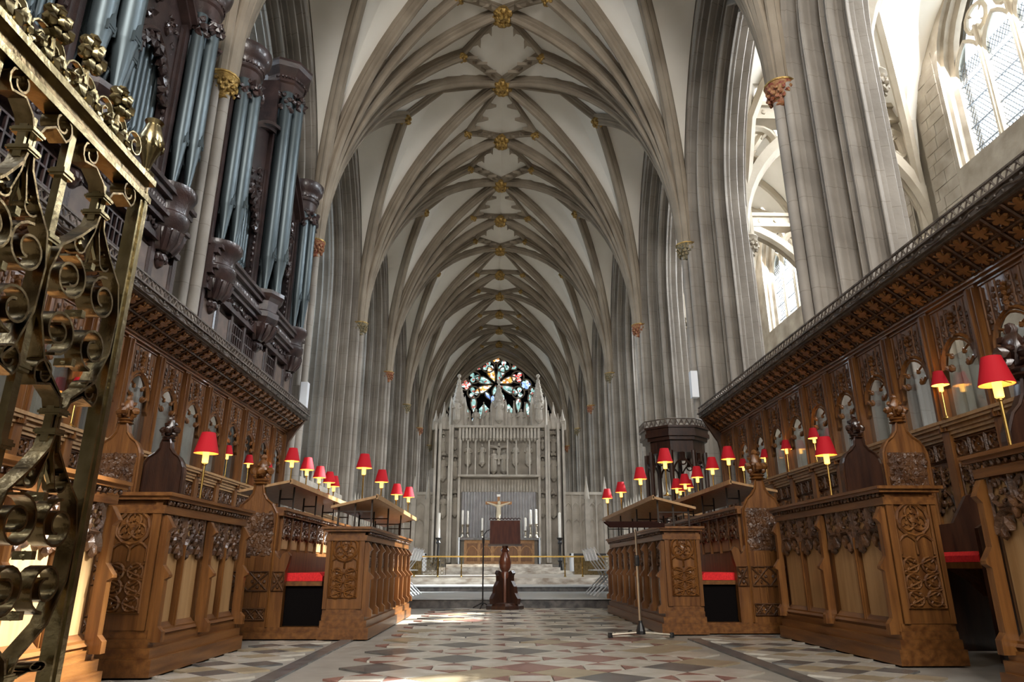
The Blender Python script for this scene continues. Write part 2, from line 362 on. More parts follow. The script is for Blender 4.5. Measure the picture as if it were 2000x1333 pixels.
# liernes written about the boss over a pier row (0,0) and heading +x,+y
me_AS = MB().sweep(SMALLP, bar_frames((0, 0, ZR), (SX, SY, ZSIDE), .06)).mesh('lierne', 'rib', True)
me_SB = MB().sweep(SMALLP, bar_frames((SX, SY, ZSIDE), (0, HB, ZR), .06)).mesh('lierne', 'rib', True)
me_BL = MB().sweep(SMALLP, bar_frames((0, HB, ZR), (2.0, HB, 15.72), 0)).sweep(SMALLP, bar_frames((2.0, HB, 15.72), (LX, HB, ZL), 0)).mesh('lierne', 'rib', True)
me_LW = MB().sweep(SMALLP, bar_frames((LX, HB, ZL), (W, HB, ZW), 0)).mesh('lierne', 'rib', True)
def cusp_mesh(a, b, fracs, side):
    """leaf-shaped cusps standing off a lierne into the kite"""
    a, b = Vector(a), Vector(b); t = (b - a).normalized(); A = t.cross(V(0, 0, 1)).normalized() * side; out = []
    for f, l in fracs:
        mb = MB(); p = a.lerp(b, f) + V(0, 0, -.06)
        q = [p - t * l * .55, p - t * l * .22 + A * l * .42, p + t * l * .1 + A * l * .72 , p + t * l * .02 + A * l * .30, p + t * l * .5]
        mb.add([v for v in q] + [v + V(0, 0, -.11) for v in q], [(0, 1, 2, 3, 4), (9, 8, 7, 6, 5)] + [(i, i + 5, (i + 1) % 5 + 5, (i + 1) % 5) for i in range(5)])
        out.append(mb.mesh('cusp', 'rib'))
    return out
cusps = cusp_mesh((0, 0, ZR), (SX, SY, ZSIDE), [(.38, .34), (.66, .36)], -1) + cusp_mesh((SX, SY, ZSIDE), (0, HB, ZR), [(.16, .42), (.36, .48), (.62, .42)], -1)
def bossmesh(r, n, balls, m):
    mb = MB(); mb.ball((0, 0, 0), r, n, .8, .05)
    for i in range(balls):
        a = 2 * math.pi * i / balls
        for q, zz in ((.85, -.25), (.5, -.62)):
            mb.ball((r * q * math.cos(a + q), r * q * math.sin(a + q), r * zz), r * .34, 6, 1, .1)
    return mb.mesh('boss', m, True)
BOSS = bossmesh(.31, 12, 8, 'gilt'); SBOSS = bossmesh(.17, 10, 5, 'gilt')
# webs
def loft(mb, P, Q, up=.03):
    n = len(P); mb.add([p + V(0, 0, up) for p in P] + [q + V(0, 0, up) for q in Q], [(i, i + 1, n + i + 1, n + i) for i in range(n - 1)])
ceil = struct('ceiling', 'pale plastered lierne vault with stone ribs and gilded bosses')
web = MB()
order = ['transverse', 'tierceron', 'diagonal', 'inner_ridge', 'wall_tierceron', 'formeret']
for a, b in zip(order, order[1:]): loft(web, RF[a][1], RF[b][1])
o_ = V(W, 0, -ZS)
for tri in (((0, 0, ZR), (SX, SY, ZSIDE), (0, HB, ZR)),):
    web.add([V(W - p[0], p[1], p[2] - ZS + .03) for p in tri], [(0, 1, 2)])
web_me = web.mesh('vault_web', 'web', True)
PV = PY
for k, y in enumerate(PV):
    for s in (-1, 1):
        for e in (-1, 1):
            if (k == 0 and e < 0) or (k == len(PV) - 1 and e > 0): continue
            put('vault_web', web_me, ceil, (X0 + s * W, y, ZS), scale=(-s, e, 1))
            for r in ('tierceron', 'diagonal', 'wall_tierceron'): put('rib', rib_me[r], ceil, (X0 + s * W, y, ZS), scale=(-s, e, 1))
            put('lierne', me_AS, ceil, (X0, y, 0), scale=(s, e, 1)); put('lierne', me_SB, ceil, (X0, y, 0), scale=(s, e, 1))
            if y > 9:
                for c in (cusps if y < 30 else ()): put('cusp', c, ceil, (X0, y, 0), scale=(s, e, 1))
            put('boss', SBOSS, ceil, (X0 + s * SX, y + e * SY, ZSIDE - .16))
            if e > 0:
                put('lierne', me_BL, ceil, (X0, y, 0), scale=(s, 1, 1)); put('lierne', me_LW, ceil, (X0, y, 0), scale=(s, 1, 1))
                put('boss', SBOSS, ceil, (X0 + s * LX, y + HB, ZL - .16), scale=(1.25, 1.25, 1.25))
        put('rib', rib_me['transverse'], ceil, (X0 + s * W, y, ZS), scale=(-s, 1, 1))
    put('boss', BOSS, ceil, (X0, y, ZR - .2))
    if k < len(PV) - 1: put('boss', BOSS, ceil, (X0, y + HB, ZR - .2))

# ================================================================ PIERS AND ARCADES
ZA = 8.9; EC = 3.1
def bumps(p0, p1, spec, n=5):
    """moulding along p0->p1: list of (length share, height); half-sine rolls (+) and hollows (-)"""
    (x0, y0), (x1, y1) = p0, p1; L = math.hypot(x1 - x0, y1 - y0); tx, ty = (x1 - x0) / L, (y1 - y0) / L; nx, ny = -ty, tx
    tot = sum(a for a, _ in spec); out = []; t = 0
    for a, h in spec:
        l = a / tot * L; k = n if abs(h) > .03 else 2
        for i in range(k):
            q = i / k; hh = h * math.sin(math.pi * q) if k > 2 else h
            out.append((x0 + tx * (t + l * q) + nx * hh, y0 + ty * (t + l * q) + ny * hh))
        t += l
    out.append((x1, y1)); return out
SPL = [(.5, .0), (.7, .06), (.4, 0), (1.7, -.17), (.35, 0), (1.6, .15), (.35, 0), (1.5, -.16), (.6, .06), (.35, 0), (1.7, .15), (.35, 0), (1.2, -.13), (.7, .06)]
half = bumps((0.02, .10), (.80, .98), SPL)
PROF = [(0.02, .0)] + half + [(1.60 - x, n) for x, n in half[::-1]] + [(1.58, 0.0)]
def arcade_frames(nv=7, na=14):
    """returns for each profile offset the (y, z) path from the floor of one pier to the floor of the next"""
    def path(n):
        Rr = HB + EC - n; pts = [(n, z) for z in (0, 3, 6, ZA)]
        t1 = math.acos(EC / Rr)
        arcp = [(HB + EC - Rr * math.cos(t1 * i / na), ZA + Rr * math.sin(t1 * i / na)) for i in range(1, na + 1)]
        pts += arcp
        return pts + [(BAY - y, z) for y, z in pts[-2::-1]]
    return path
apath = arcade_frames()
def arcade_mesh(name, prof, m):
    mb = MB(); cols = [apath(n) for _, n in prof]; K = len(cols[0]); P = len(prof); vs = []
    for i in range(K): vs += [(prof[j][0], cols[j][i][0], cols[j][i][1]) for j in range(P)]
    fs = [(i * P + j, i * P + j + 1, (i + 1) * P + j + 1, (i + 1) * P + j) for i in range(K - 1) for j in range(P - 1)]
    mb.add(vs, fs)
    return mb.mesh(name, m, True)
ARC = arcade_mesh('arcade_moulding', PROF, 'pier')
# spandrel walls above the arch (nave face and aisle face)
sp = MB(); outl = apath(0.0)
for x in (.02, 1.58):
    n = len(outl); sp.add([(x, y, z) for y, z in outl] + [(x, y, 16.6) for y, z in outl], [(i, i + 1, n + i + 1, n + i) for i in range(n - 1)])
SPAN = sp.mesh('spandrel_wall', 'ashlar')
def shaft_mesh():
    mb = MB()
    for dy, dx, r in ((-.15, .0, .075), (0, -.10, .095), (.15, .0, .075)): mb.lathe([(r, 0), (r, ZS)], (dx, dy, 0), 10)
    mb.box(-.02, .12, -.21, .21, 0, ZS)
    return mb
SHAFT = shaft_mesh().mesh('vault_shaft', 'pier', True)
def cap_mesh(m, rad=.16, big=.30):
    mb = MB(); mb.lathe([(rad * .8, -.56), (rad + .02, -.52), (rad, -.46), (rad + .02, -.42), (rad + .06, -.28), (big - .03, -.10), (big, -.06), (big + .015, -.03), (big, 0)], (0, 0, 0), 14)
    for ring, (z, r, s) in enumerate(((-.36, rad + .07, .05), (-.26, rad + .1, .055), (-.16, big - .03, .05))):
        for i in range(11):
            a = 2 * math.pi * (i + .5 * ring) / 11; mb.ball((r * math.cos(a), r * math.sin(a), z), s, 6, 1.1, .25)
    me = mb.mesh('capital', m, True); return me
CAPS = [cap_mesh('capital'), cap_mesh('capital_green')]; CAP_ST = cap_mesh('aisle', .13, .26)
CAPG = cap_mesh('gilt')
RIM = MB().lathe([(.27, -.03), (.325, -.015), (.33, .02), (.29, .035), (.1, .035)], (0, 0, 0), 14).mesh('rim', 'gilt', True)
SH2 = MB().lathe([(.11, 0), (.11, 8.6)], (0, 0, 0), 10).lathe([(.06, 0), (.06, 8.6)], (0, .13, 0), 8).lathe([(.06, 0), (.06, 8.6)], (0, -.13, 0), 8).mesh('aisle_shaft', 'pier', True)
ords = ['westernmost', 'second', 'third', 'fourth', 'fifth', 'sixth', 'seventh', 'eighth', 'ninth', 'tenth']
for s, side in ((-1, 'left'), (1, 'right')):
    wl = struct('wall_' + side, f'{side} arcade of clustered stone piers and pointed moulded arches')
    for k, y in enumerate(PY):
        if k < len(PY) - 1:
            put('arcade_moulding', ARC, wl, (X0 + s * W, y, 0), scale=(s, 1, 1)); put('spandrel_wall', SPAN, wl, (X0 + s * W, y, 0), scale=(s, 1, 1))
        put('vault_shaft', SHAFT, wl, (X0 + s * W, y, 0), scale=(s, 1, 1))
        c = put('capital', CAPG if (s < 0 and k == 3) else CAPS[(k + (s > 0)) % 2], wl, (X0 + s * (W - .05), y, ZS), scale=(.8, .8, .8)); put('rim', RIM, c)
        put('aisle_shaft', SH2, wl, (X0 + s * (W + 1.56), y, 0), scale=(s, 1, 1)); put('capital', CAP_ST, wl, (X0 + s * (W + 1.56), y, 8.75))

EY0 = PY[-1]
# ================================================================ AISLES
WZ0, WZ1, WHW, WAP = 9.9, 12.6, 1.55, 2.2
def aisle_wall():
    mb = MB(); op = [(-WHW, WZ0)] + pointed(2 * WHW, WZ1, WAP, 6) + [(WHW, WZ0)]
    for x in (0, .75):
        n = len(op)
        outer = []
        for (a, b) in op:
            if b <= WZ0 + .01: outer.append((math.copysign(HB, a), WZ0))
            elif abs(a) > WHW - .001: outer.append((math.copysign(HB, a), b))
            else: outer.append((a * HB / WHW, 16.6))
        mb.add([(x, a, b) for a, b in op] + [(x, a, b) for a, b in outer], [(i, i + 1, n + i + 1, n + i) for i in range(n - 1)])
        mb.add([(x, -HB, 0), (x, HB, 0), (x, HB, WZ0), (x, -HB, WZ0)], [(0, 1, 2, 3)])
    # splayed, moulded reveal
    prof = [(0, .0), (.06, -.10), (.16, -.10), (.2, -.03), (.34, -.06), (.4, .06), (.55, .06)]
    pts = op; n = len(pts); vs = []
    for dx, off in prof:
        for a, b in pts:
            vs.append((dx, a * (1 - off / WHW), WZ0 + (b - WZ0) * (1 - off / 4.5) + (0 if b > WZ0 + .01 else -.12 * (1 - dx / .55))))
    fs = [(i * n + j, i * n + j + 1, (i + 1) * n + j + 1, (i + 1) * n + j) for i in range(len(prof) - 1) for j in range(n - 1)]
    fs += [(i * n, (i + 1) * n, (i + 1) * n + n - 1, i * n + n - 1) for i in range(len(prof) - 1)]
    mb.add(vs, fs)
    return mb.mesh('wall_bay', 'ashlar')
AWALL = aisle_wall()
# three-light window: mullions, tracery, leaded glass
tr = MB()
for y in (-.52, .52): tr.box(.38, .58, y - .07, y + .07, WZ0, 13.3); tr.box(.33, .42, y - .03, y + .03, WZ0, 13.3)
for cy in (-1.035, 0, 1.035):
    for off, w in ((0, .07),):
        op = pointed(1.0, 12.4, .85, 5); tr.tube([(.45, cy + a, b) for a, b in op], .06, 5)
for cy, cz, r in ((-.5, 13.5, .36), (.5, 13.5, .36), (0, 14.15, .32)):
    tr.tube([(.45, cy + r * math.cos(R(a)), cz + r * math.sin(R(a))) for a in range(0, 360, 30)], .06, 5, closed=True)
    for a in range(45, 405, 90): tr.tube([(.45, cy + r * math.cos(R(a)), cz + r * math.sin(R(a))), (.45, cy + r * .5 * math.cos(R(a)), cz + r * .5 * math.sin(R(a)))], [.05, .015], 4)
TRAC = tr.mesh('tracery', 'aisle')
PANE = [MB().prism([(cy - .5, WZ0), (cy + .5, WZ0), (cy + .5, 12.4)] + [(cy + a, b) for a, b in pointed(1.0, 12.4, .85, 5)[::-1]][1:-1] + [(cy - .5, 12.4)], YZ, .50, .512).mesh('pane', 'clear') for cy in (-1.035, 0, 1.035)]
PANE.append(MB().prism([(-1.45, 12.75), (1.45, 12.75), (1.0, 13.7), (0, 14.75), (-1.0, 13.7)], YZ, .515, .525).mesh('pane', 'clear'))
ld = MB()
for cy in (-1.035, 0, 1.035):
    for q in range(-8, 30):
        for d in (-1, 1):
            pts = []
            for t in range(0, 2):
                y_ = -.46 + .92 * t; z_ = WZ0 + .17 * q + d * y_ * 1.45
                pts.append((y_, z_))
            (ya, za), (yb, zb) = pts
            if min(za, zb) > 12.6 or max(za, zb) < WZ0: continue
            def cl(y1, z1, y2, z2):
                o = []
                for (yy, zz, y3, z3) in ((y1, z1, y2, z2), (y2, z2, y1, z1)):
                    if zz < WZ0: f = (WZ0 - zz) / (z3 - zz); yy, zz = yy + (y3 - yy) * f, WZ0
                    if zz > 12.75: f = (12.75 - zz) / (z3 - zz); yy, zz = yy + (y3 - yy) * f, 12.75
                    o.append((yy, zz))
                return o
            c2 = cl(ya, za, yb, zb)
            ld.tube([(.5, cy + p, z) for p, z in c2], .010, 3, caps=False)
    for z in (10.4, 11.0, 11.6, 12.2): ld.box(.47, .5, cy - .5, cy + .5, z - .012, z + .012)
LEAD = ld.mesh('leading', 'leading')
# bridge between pier and aisle wall
bx0, bx1 = 1.56, AW - W            # local, from the nave face
def bridge():
    L = bx1 - bx0; c = (bx0 + bx1) / 2; mb = MB()
    for z0, z1, d in ((12.22, 12.32, .26), (12.32, 12.62, .20), (12.62, 12.75, .30)): mb.box(bx0, bx1, -d, d, z0, z1)
    for i in range(9):
        x = bx0 + L * (i + .5) / 9
        for sy in (-1, 1): mb.ball((x, sy * .2, 12.47), .085, 6, 1, .2, 1, .5)
    beam = mb.mesh('beam', 'aisle', True)
    ar = MB(); op = pointed(L - .1, 8.75, 3.3, 10)
    prof = [(-.10, -.24), (.0, -.12), (-.04, -.06), (.04, 0), (-.04, .06), (.0, .12), (-.10, .24), (-.34, .24), (-.34, -.24)]
    fr = []
    for i, (a, b) in enumerate(op):
        p0 = op[max(i - 1, 0)]; p1 = op[min(i + 1, len(op) - 1)]; t = V(p1[0] - p0[0], 0, p1[1] - p0[1]).normalized(); nrm = V(-t.z, 0, t.x)
        if i == len(op) // 2: nrm = V(0, 0, 1)
        fr.append((V(c + a, 0, b), -nrm, V(0, 1, 0)))
    ar.sweep(prof, fr)
    arch = ar.mesh('arch', 'aisle', True)
    mo = MB()                           # openwork mouchette in each spandrel
    for sg in (-1, 1):
        cx = c + sg * (L / 2 - .62); cz = 11.55
        mo.tube([(cx + .46 * math.cos(R(a)), 0, cz + .50 * math.sin(R(a))) for a in range(0, 360, 24)], .12, 6, closed=True)
        for a in (50, 130, 230, 310): mo.tube([(cx + .44 * math.cos(R(a)), 0, cz + .48 * math.sin(R(a))), (cx + .2 * math.cos(R(a + 12)), 0, cz + .22 * math.sin(R(a + 12)))], [.09, .03], 5)
        mo.tube([(c + sg * (L / 2 - .08), 0, 10.2), (c + sg * (L / 2 - .16), 0, 10.9), (c + sg * (L / 2 - .3), 0, 11.3)], .1, 6)
        mo.tube([(c + sg * (L / 2 - .08), 0, 12.2), (c + sg * (L / 2 - .08), 0, 8.8)], .12, 6)
    return beam, arch, mo.mesh('openwork', 'aisle', True)
BEAM, BARCH, MOUCH = bridge()
# aisle vault
aw = MB(); ax0, ax1 = 1.58, AW - W; ac = ((ax0 + ax1) / 2)
def aisle_z(x, y):                      # groined: higher of two pointed barrels
    u = abs(x - ac) / ((ax1 - ax0) / 2); v = abs(y - HB) / HB
    f = lambda q: math.sqrt(max(0, 1 - q ** 1.7)) ** .85
    return 9.6 + 5.0 * max(f(u), f(v))
NG = 16
vs = [(ax0 + (ax1 - ax0) * i / NG, BAY * j / NG, aisle_z(ax0 + (ax1 - ax0) * i / NG, BAY * j / NG)) for i in range(NG + 1) for j in range(NG + 1)]
aw.add(vs, [(i * (NG + 1) + j, i * (NG + 1) + j + 1, (i + 1) * (NG + 1) + j + 1, (i + 1) * (NG + 1) + j) for i in range(NG) for j in range(NG)])
AWEB = aw.mesh('aisle_web', 'web', True)
ar_ = []
for (p, q) in (((ax0, 0), (ax1, BAY)), ((ax0, BAY), (ax1, 0)), ((ax0, 0.02), (ax1, .02)), ((ac, 0), (ac, BAY)), ((ax0, HB), (ax1, HB))):
    pts = [(p[0] + (q[0] - p[0]) * t / 16, p[1] + (q[1] - p[1]) * t / 16) for t in range(17)]
    ar_.append(MB().tube([(x, y, aisle_z(x, y) - .06) for x, y in pts], .14, 6).mesh('aisle_rib', 'aisle', True))
RESP = MB().lathe([(.16, 0), (.16, 8.5)], (-.05, 0, 0), 10).box(-.0, .2, -.45, .45, 0, 16).lathe([(.1, 0), (.1, 8.5)], (-.02, .28, 0), 8).lathe([(.1, 0), (.1, 8.5)], (-.02, -.28, 0), 8).mesh('respond', 'aisle', True)
RARCH = MB()
opr = pointed(1.0, 0, 1, 2)
for s, side in ((-1, 'north_aisle'), (1, 'south_aisle')):
    wl = struct('wall_' + side, f'{side.replace("_", " ")} outer wall of coursed stone with tall windows')
    nm = 0
    for k, y in enumerate(PY):
        if y > 3 and k < len(PY):
            g = struct('trim_%d' % (k + (20 if s > 0 else 0)), f'stone bridge over the {side.replace("_", " ")}, {ords[k]} row of piers', loc=(X0 + s * W, y, 0)); g.scale = (s, 1, 1)
            put('beam', BEAM, g); put('arch', BARCH, g); put('openwork', MOUCH, g)
        put('respond', RESP, wl, (X0 + s * AW, y, 0), scale=(s, 1, 1))
        c = put('capital', CAP_ST, wl, (X0 + s * (AW - .05), y, 8.75))
        if k == len(PY) - 1: continue
        put('wall_bay', AWALL, wl, (X0 + s * AW, y + HB, 0), scale=(s, 1, 1))
        put('aisle_web', AWEB, ceil, (X0 + s * W, y, 0), scale=(s, 1, 1))
        for r in ar_: put('aisle_rib', r, ceil, (X0 + s * W, y, 0), scale=(s, 1, 1))
        wn = struct('window_%d' % (k + (20 if s > 0 else 1)), f'three-light leaded window of the {side.replace("_", " ")}, {ords[k]} bay', loc=(X0 + s * AW, y + HB, 0)); wn.scale = (s, 1, 1)
        put('tracery', TRAC, wn)
        for p in PANE: put('pane', p, wn)
        if s > 0 and y > 3: put('leading', LEAD, wn)
# coursed facing blocks on the part of the south wall that shows
blk = []
rb = random.Random(5)
south = bpy.data.objects['wall_south_aisle']
for k in (2, 3, 4):
    y0 = PY[k]
    for (ya, yb, z0, z1) in ((y0 + .5, y0 + HB - WHW - .12, 6.4, 13.4), (y0 + HB + WHW + .12, y0 + BAY - .5, 6.4, 13.4)):
        z = z0
        while z < z1:
            h = .30 + .08 * rb.random(); y = ya
            while y < yb - .15:
                l = min(.35 + .4 * rb.random(), yb - y); d = .012 + .02 * rb.random()
                put('stone_block', MB().box(-d, .05, .006, l - .006, .006, h - .006).mesh('stone_block', 'ashlar'), south, (X0 + AW, y, z)); y += l
            z += h

part('sky_blocker', MB().box(-13, 13.2, -9.5, EY0 + .6, 16.75, 16.95), 'void', ceil)  # unseen lid added above the vaults to keep sky light from leaking in
# ================================================================ EAST AND WEST WALLS
EY = PY[-1]
ew = MB(); op = [(-4.3, 7.0)] + pointed(8.4, 9.2, 5.9, 8) + [(4.3, 7.0)]
op = [(-4.2, 7.0)] + pointed(8.4, 9.2, 5.9, 8) + [(4.2, 7.0)]
n = len(op); outer = [(-13, 7.0)] + [(-13 if i == 0 else (a * 2.2), 9.2 if i == 0 else 17) for i, (a, b) in enumerate(op[1:-1])] + [(13, 7.0)]
outer[-2] = (13, 9.2)
ew.band(op, outer, XZ, EY, EY + .6); ew.box(-13, 13, EY, EY + .6, 0, 7.0)
east = struct('wall_east', 'dark east wall around the great stained glass window', ew, 'pier', loc=(X0, 0, 0))
part('window_arch', MB().sweep([(-.3, .1), (-.22, -.3), (-.1, -.18), (0, -.3), (.1, -.1), (.25, -.22), (.3, .1)], [(V(a, EY - .02, b), V(a / 4.4, 0, (b - 7) / 8).normalized(), V(0, 1, 0)) for a, b in op]), 'rib', east)
ww = MB().box(-13, 13, -9.5, -9.2, 0, 17)
struct('wall_west', 'plain stone west wall behind the choir', ww, 'ashlar', loc=(X0, 0, 0))

fill_fr = struct('window_41', 'added unseen frame around the west fill light', MB().band([(-3.5, 6.2), (3.5, 6.2), (3.5, 14.2), (-3.5, 14.2)], [(-3.8, 5.9), (3.8, 5.9), (3.8, 14.5), (-3.8, 14.5)], XZ, -9.2, -8.7, True), 'ashlar', loc=(X0, 0, 0))  # blind frame added around the fill light, the wall behind it is solid
for x_ in (-2.1, -.7, .7, 2.1): part('mullion', MB().box(x_ - .1, x_ + .1, -9.2, -8.95, 6.2, 14.2), 'ashlar', fill_fr)
# stained window: every light its own pane, set in a dark stone tracery field
win = struct('window_40', 'great stained glass east window with a star of petals', MB().prism(op, XZ, EY + .22, EY + .3), 'void', loc=(X0, 0, 0))
def px_x(u): return (u - 970.0) / F_PX          # direction helpers: photo pixels to the window plane
def to_plane(u, v, Y):
    fw = Vector((math.sin(YAW) * math.cos(PITCH), math.cos(YAW) * math.cos(PITCH), math.sin(PITCH))); rt = Vector((math.cos(YAW), -math.sin(YAW), 0)); up = rt.cross(fw)
    d = fw + rt * ((u - 1000) / F_PX) + up * ((666.5 - v) / F_PX); t = Y / d.y; return d.x * t, .63 + d.z * t
def wpt(cx, cy): return to_plane(840 + cx / 4.76, 680 + cy / 4.76, EY + .2)
def glass(poly, m):
    part('pane', MB().prism(poly, XZ, EY + .17, EY + .2), m, win)
def foil(cx, cy, r, lobes, m, rot=0):
    x, z = wpt(cx, cy); x -= X0; k = (EY / 1349 / 4.76) * 1.03; r *= k
    for i in range(lobes):
        a = rot + 2 * math.pi * i / lobes
        glass([(x + r * .55 * math.cos(a) + r * .42 * math.cos(t * math.pi / 4), z + r * .55 * math.sin(a) + r * .42 * math.sin(t * math.pi / 4)) for t in range(8)], m if i != 1 or lobes < 4 else 'sg_mix')
    glass([(x + r * .33 * math.cos(t * math.pi / 4), z + r * .33 * math.sin(t * math.pi / 4)) for t in range(8)], m)
    part('tracery_ring', MB().tube([(x + r * 1.12 * math.cos(R(t)), EY + .16, z + r * 1.12 * math.sin(R(t))) for t in range(0, 360, 24)], .055, 5, closed=True), 'rib', win)
def drop(cx, cy, tx, ty, w, m):
    """petal light pointing at (tx, ty)"""
    x, z = wpt(cx, cy); x2, z2 = wpt(tx, ty); k = (EY / 1349 / 4.76); w *= k; d = V(x2 - x, z2 - z, 0); L = d.length; d.normalize(); q = V(-d.y, d.x, 0); c = V(x - X0, z, 0)
    pl = [c + d * a * L + q * b * w for a, b in ((-.75, -.5), (-.95, 0), (-.75, .5), (-.2, .95), (.3, .75), (1, 0), (.3, -.75), (-.2, -.95))]
    glass([(p.x, p.y) for p in pl], m)
    part('tracery_ring', MB().tube([(p.x * 1.0, EY + .165, p.y) for p in [c + (p - c) * 1.13 for p in pl]], .05, 5, closed=True), 'rib', win)
for a in ((612, 100, 46, 4, 'sg_amber', .78), (540, 170, 56, 3, 'sg_mix', 1.57), (685, 170, 56, 3, 'sg_mix', 1.57), (408, 275, 52, 3, 'sg_mix', 2.2), (815, 272, 52, 3, 'sg_red', .9),
          (335, 345, 46, 4, 'sg_red', .2), (890, 342, 46, 5, 'sg_blue', 0), (405, 415, 52, 3, 'sg_mix', -2.2), (820, 415, 52, 3, 'sg_mix', -.9), (205, 570, 40, 3, 'sg_mix', 0), (955, 405, 34, 3, 'sg_mix', 0)): foil(*a)
for a in ((572, 245, 600, 312, 36, 'sg_amber'), (655, 245, 625, 312, 34, 'sg_mix'), (500, 305, 575, 330, 34, 'sg_mix'), (725, 305, 650, 328, 34, 'sg_amber'), (492, 385, 570, 352, 34, 'sg_amber'), (735, 388, 655, 355, 34, 'sg_mix'),
          (405, 525, 405, 600, 26, 'sg_mix'), (820, 528, 820, 600, 26, 'sg_mix'), (938, 485, 950, 540, 26, 'sg_mix'), (537, 445, 560, 480, 20, 'sg_blue'), (600, 395, 612, 350, 20, 'sg_mix'), (340, 600, 350, 650, 24, 'sg_mix'), (905, 575, 912, 640, 22, 'sg_mix'), (440, 185, 470, 200, 24, 'sg_red'), (780, 185, 755, 200, 24, 'sg_mix')): drop(*a)
for (xa, xb, zt, zs) in ((455, 548, 520, 570), (568, 600, 440, 460), (695, 765, 520, 570), (665, 690, 430, 455), (300, 345, 640, 680), (880, 930, 640, 680), (380, 430, 640, 690), (800, 850, 640, 690)):
    (x1, z1), (x2, z2), (_, z3) = wpt(xa, zs), wpt(xb, zt), wpt(xb, 1150); x1 -= X0; x2 -= X0; mm = (x1 + x2) / 2
    glass([(x1, z3), (x2, z3), (x2, z1), (mm, z2), (x1, z1)], 'sg_mix' if xa % 2 else 'sg_blue')
# ================================================================ CARVING KIT (shared meshes, local: x towards the aisle, y along, z up)
rc = random.Random(11)
def cinq(mb, cy, cz, r, x, t=.012, lobes=4, rot=0.0):
    """foiled ring"""
    mb.tube([(x, cy + r * math.cos(R(a)), cz + r * math.sin(R(a))) for a in range(0, 360, 36)], t, 4, closed=True)
    for i in range(lobes):
        a = rot + 2 * math.pi * i / lobes
        mb.tube([(x, cy + r * math.cos(a), cz + r * math.sin(a)), (x, cy + r * .45 * math.cos(a), cz + r * .45 * math.sin(a))], [t, t * .5], 4)
    mb.ball((x, cy, cz), r * .22, 5, 1, .2, .6)
def lumps(mb, x, y0, y1, z0, z1, n, r):
    for _ in range(n): mb.ball((x, rc.uniform(y0, y1), rc.uniform(z0, z1)), r * rc.uniform(.6, 1.2), 5, 1, .3, .8)
def head_tracery(w, h, x=0.0):
    """carved head of one desk light: ogee arch with hanging leaf and flowing tracery above; width w, height h, top at z=0"""
    mb = MB(); a = pointed(w * .92, -h, h * .45, 5)
    mb.tube([(x + .012, y, z) for y, z in a], w * .055, 4)
    mb.tube([(x + .012, y * .8, z - h * .02) for y, z in a], w * .03, 4)
    mb.tube([(x + .014, 0, -h * .55), (x + .014, 0, 0)], w * .05, 4)
    for s in (-1, 1):
        cinq(mb, s * w * .24, -h * .28, w * .2, x + .012, w * .04, 3, 1.57)
        mb.tube([(x + .012, s * w * .46, -h), (x + .012, s * w * .46, 0)], w * .035, 4)
        mb.ball((x + .018, s * w * .30, -h * .98), w * .085, 5, 1.2, .2, .8); mb.tube([(x + .014, s * w * .44, -h), (x + .014, s * w * .31, -h * .96)], w * .03, 4)
    mb.ball((x + .02, 0, -h * .62), w * .07, 6, 1.6, .25, .9); mb.ball((x + .02, 0, -h * .46), w * .09, 6, 1, .25, .9)
    lumps(mb, x + .01, -w * .42, w * .42, -h * .55, -.01, 24, w * .05)
    for s in (-1, 1):
        mb.ball((x + .02, s * w * .16, -h * .82), w * .09, 6, 1.3, .25, .8)
    mb.ball((x + .022, 0, -h * 1.1 + h * .02), w * .09, 6, 1.7, .2, .8) if False else None
    return mb
def end_tracery(w, h):
    """carving for a desk end, in the plane y=0 facing -y; x from 0..w, z from 0..h"""
    mb = MB(); y = -.012
    def ring(cx, cz, r, t=.011, lob=4, rot=.78):
        mb.tube([(cx + r * math.cos(R(a)), y, cz + r * math.sin(R(a))) for a in range(0, 360, 30)], t, 4, closed=True)
        for i in range(lob):
            a = rot + 2 * math.pi * i / lob
            mb.tube([(cx + r * math.cos(a), y, cz + r * math.sin(a)), (cx + r * .42 * math.cos(a), y, cz + r * .42 * math.sin(a))], [t, t * .5], 4)
        mb.ball((cx, y, cz), r * .26, 6, 1, .25, 1, .6)
    ring(w / 2, h * .84, w * .44, .013, 0); 
    for a in (90, 210, 330): ring(w / 2 + w * .2 * math.cos(R(a)), h * .84 + w * .2 * math.sin(R(a)), w * .19, .009, 3, R(a))
    for cx in (.27, .73):
        mb.tube([(w * (cx - .23), y, h * .50), (w * (cx - .23), y, h * .63), (w * (cx - .12), y, h * .67), (w * cx, y, h * .69), (w * (cx + .12), y, h * .67), (w * (cx + .23), y, h * .63), (w * (cx + .23), y, h * .50)], .010, 4)
    n = 3
    for r_ in range(n):
        for cx in (.25, .75):
            ring(w * cx, h * (.09 + .155 * r_), w * .2, .009, 4, .78)
    for k in range(3):
        z = h * (.02 + .155 * k)
        for a, b in ((0, 1), (1, 0)):
            mb.tube([(w * a, y, z), (w * (a + b) / 2, y, z + h * .078), (w * b, y, z + h * .155)], .008, 4)
    mb.tube([(0, y, 0), (w, y, 0), (w, y, h), (0, y, h)], .011, 4, closed=True)
    return mb
def lattice_tracery(w, h):
    mb = MB(); y = -.01
    mb.tube([(0, y, 0), (w, y, 0), (w, y, h), (0, y, h)], .009, 4, closed=True)
    n = max(1, round(w / (h * .9)))
    for i in range(n):
        a, b = w * i / n, w * (i + 1) / n
        mb.tube([(a, y, 0), (b, y, h)], .008, 4); mb.tube([(b, y, 0), (a, y, h)], .008, 4)
        for cx, cz in (((a + b) / 2, h * .22), ((a + b) / 2, h * .78), (a + (b - a) * .2, h / 2), (b - (b - a) * .2, h / 2)): mb.ball((cx, y, cz), h * .1, 5, 1, .3, 1, .6)
    return mb
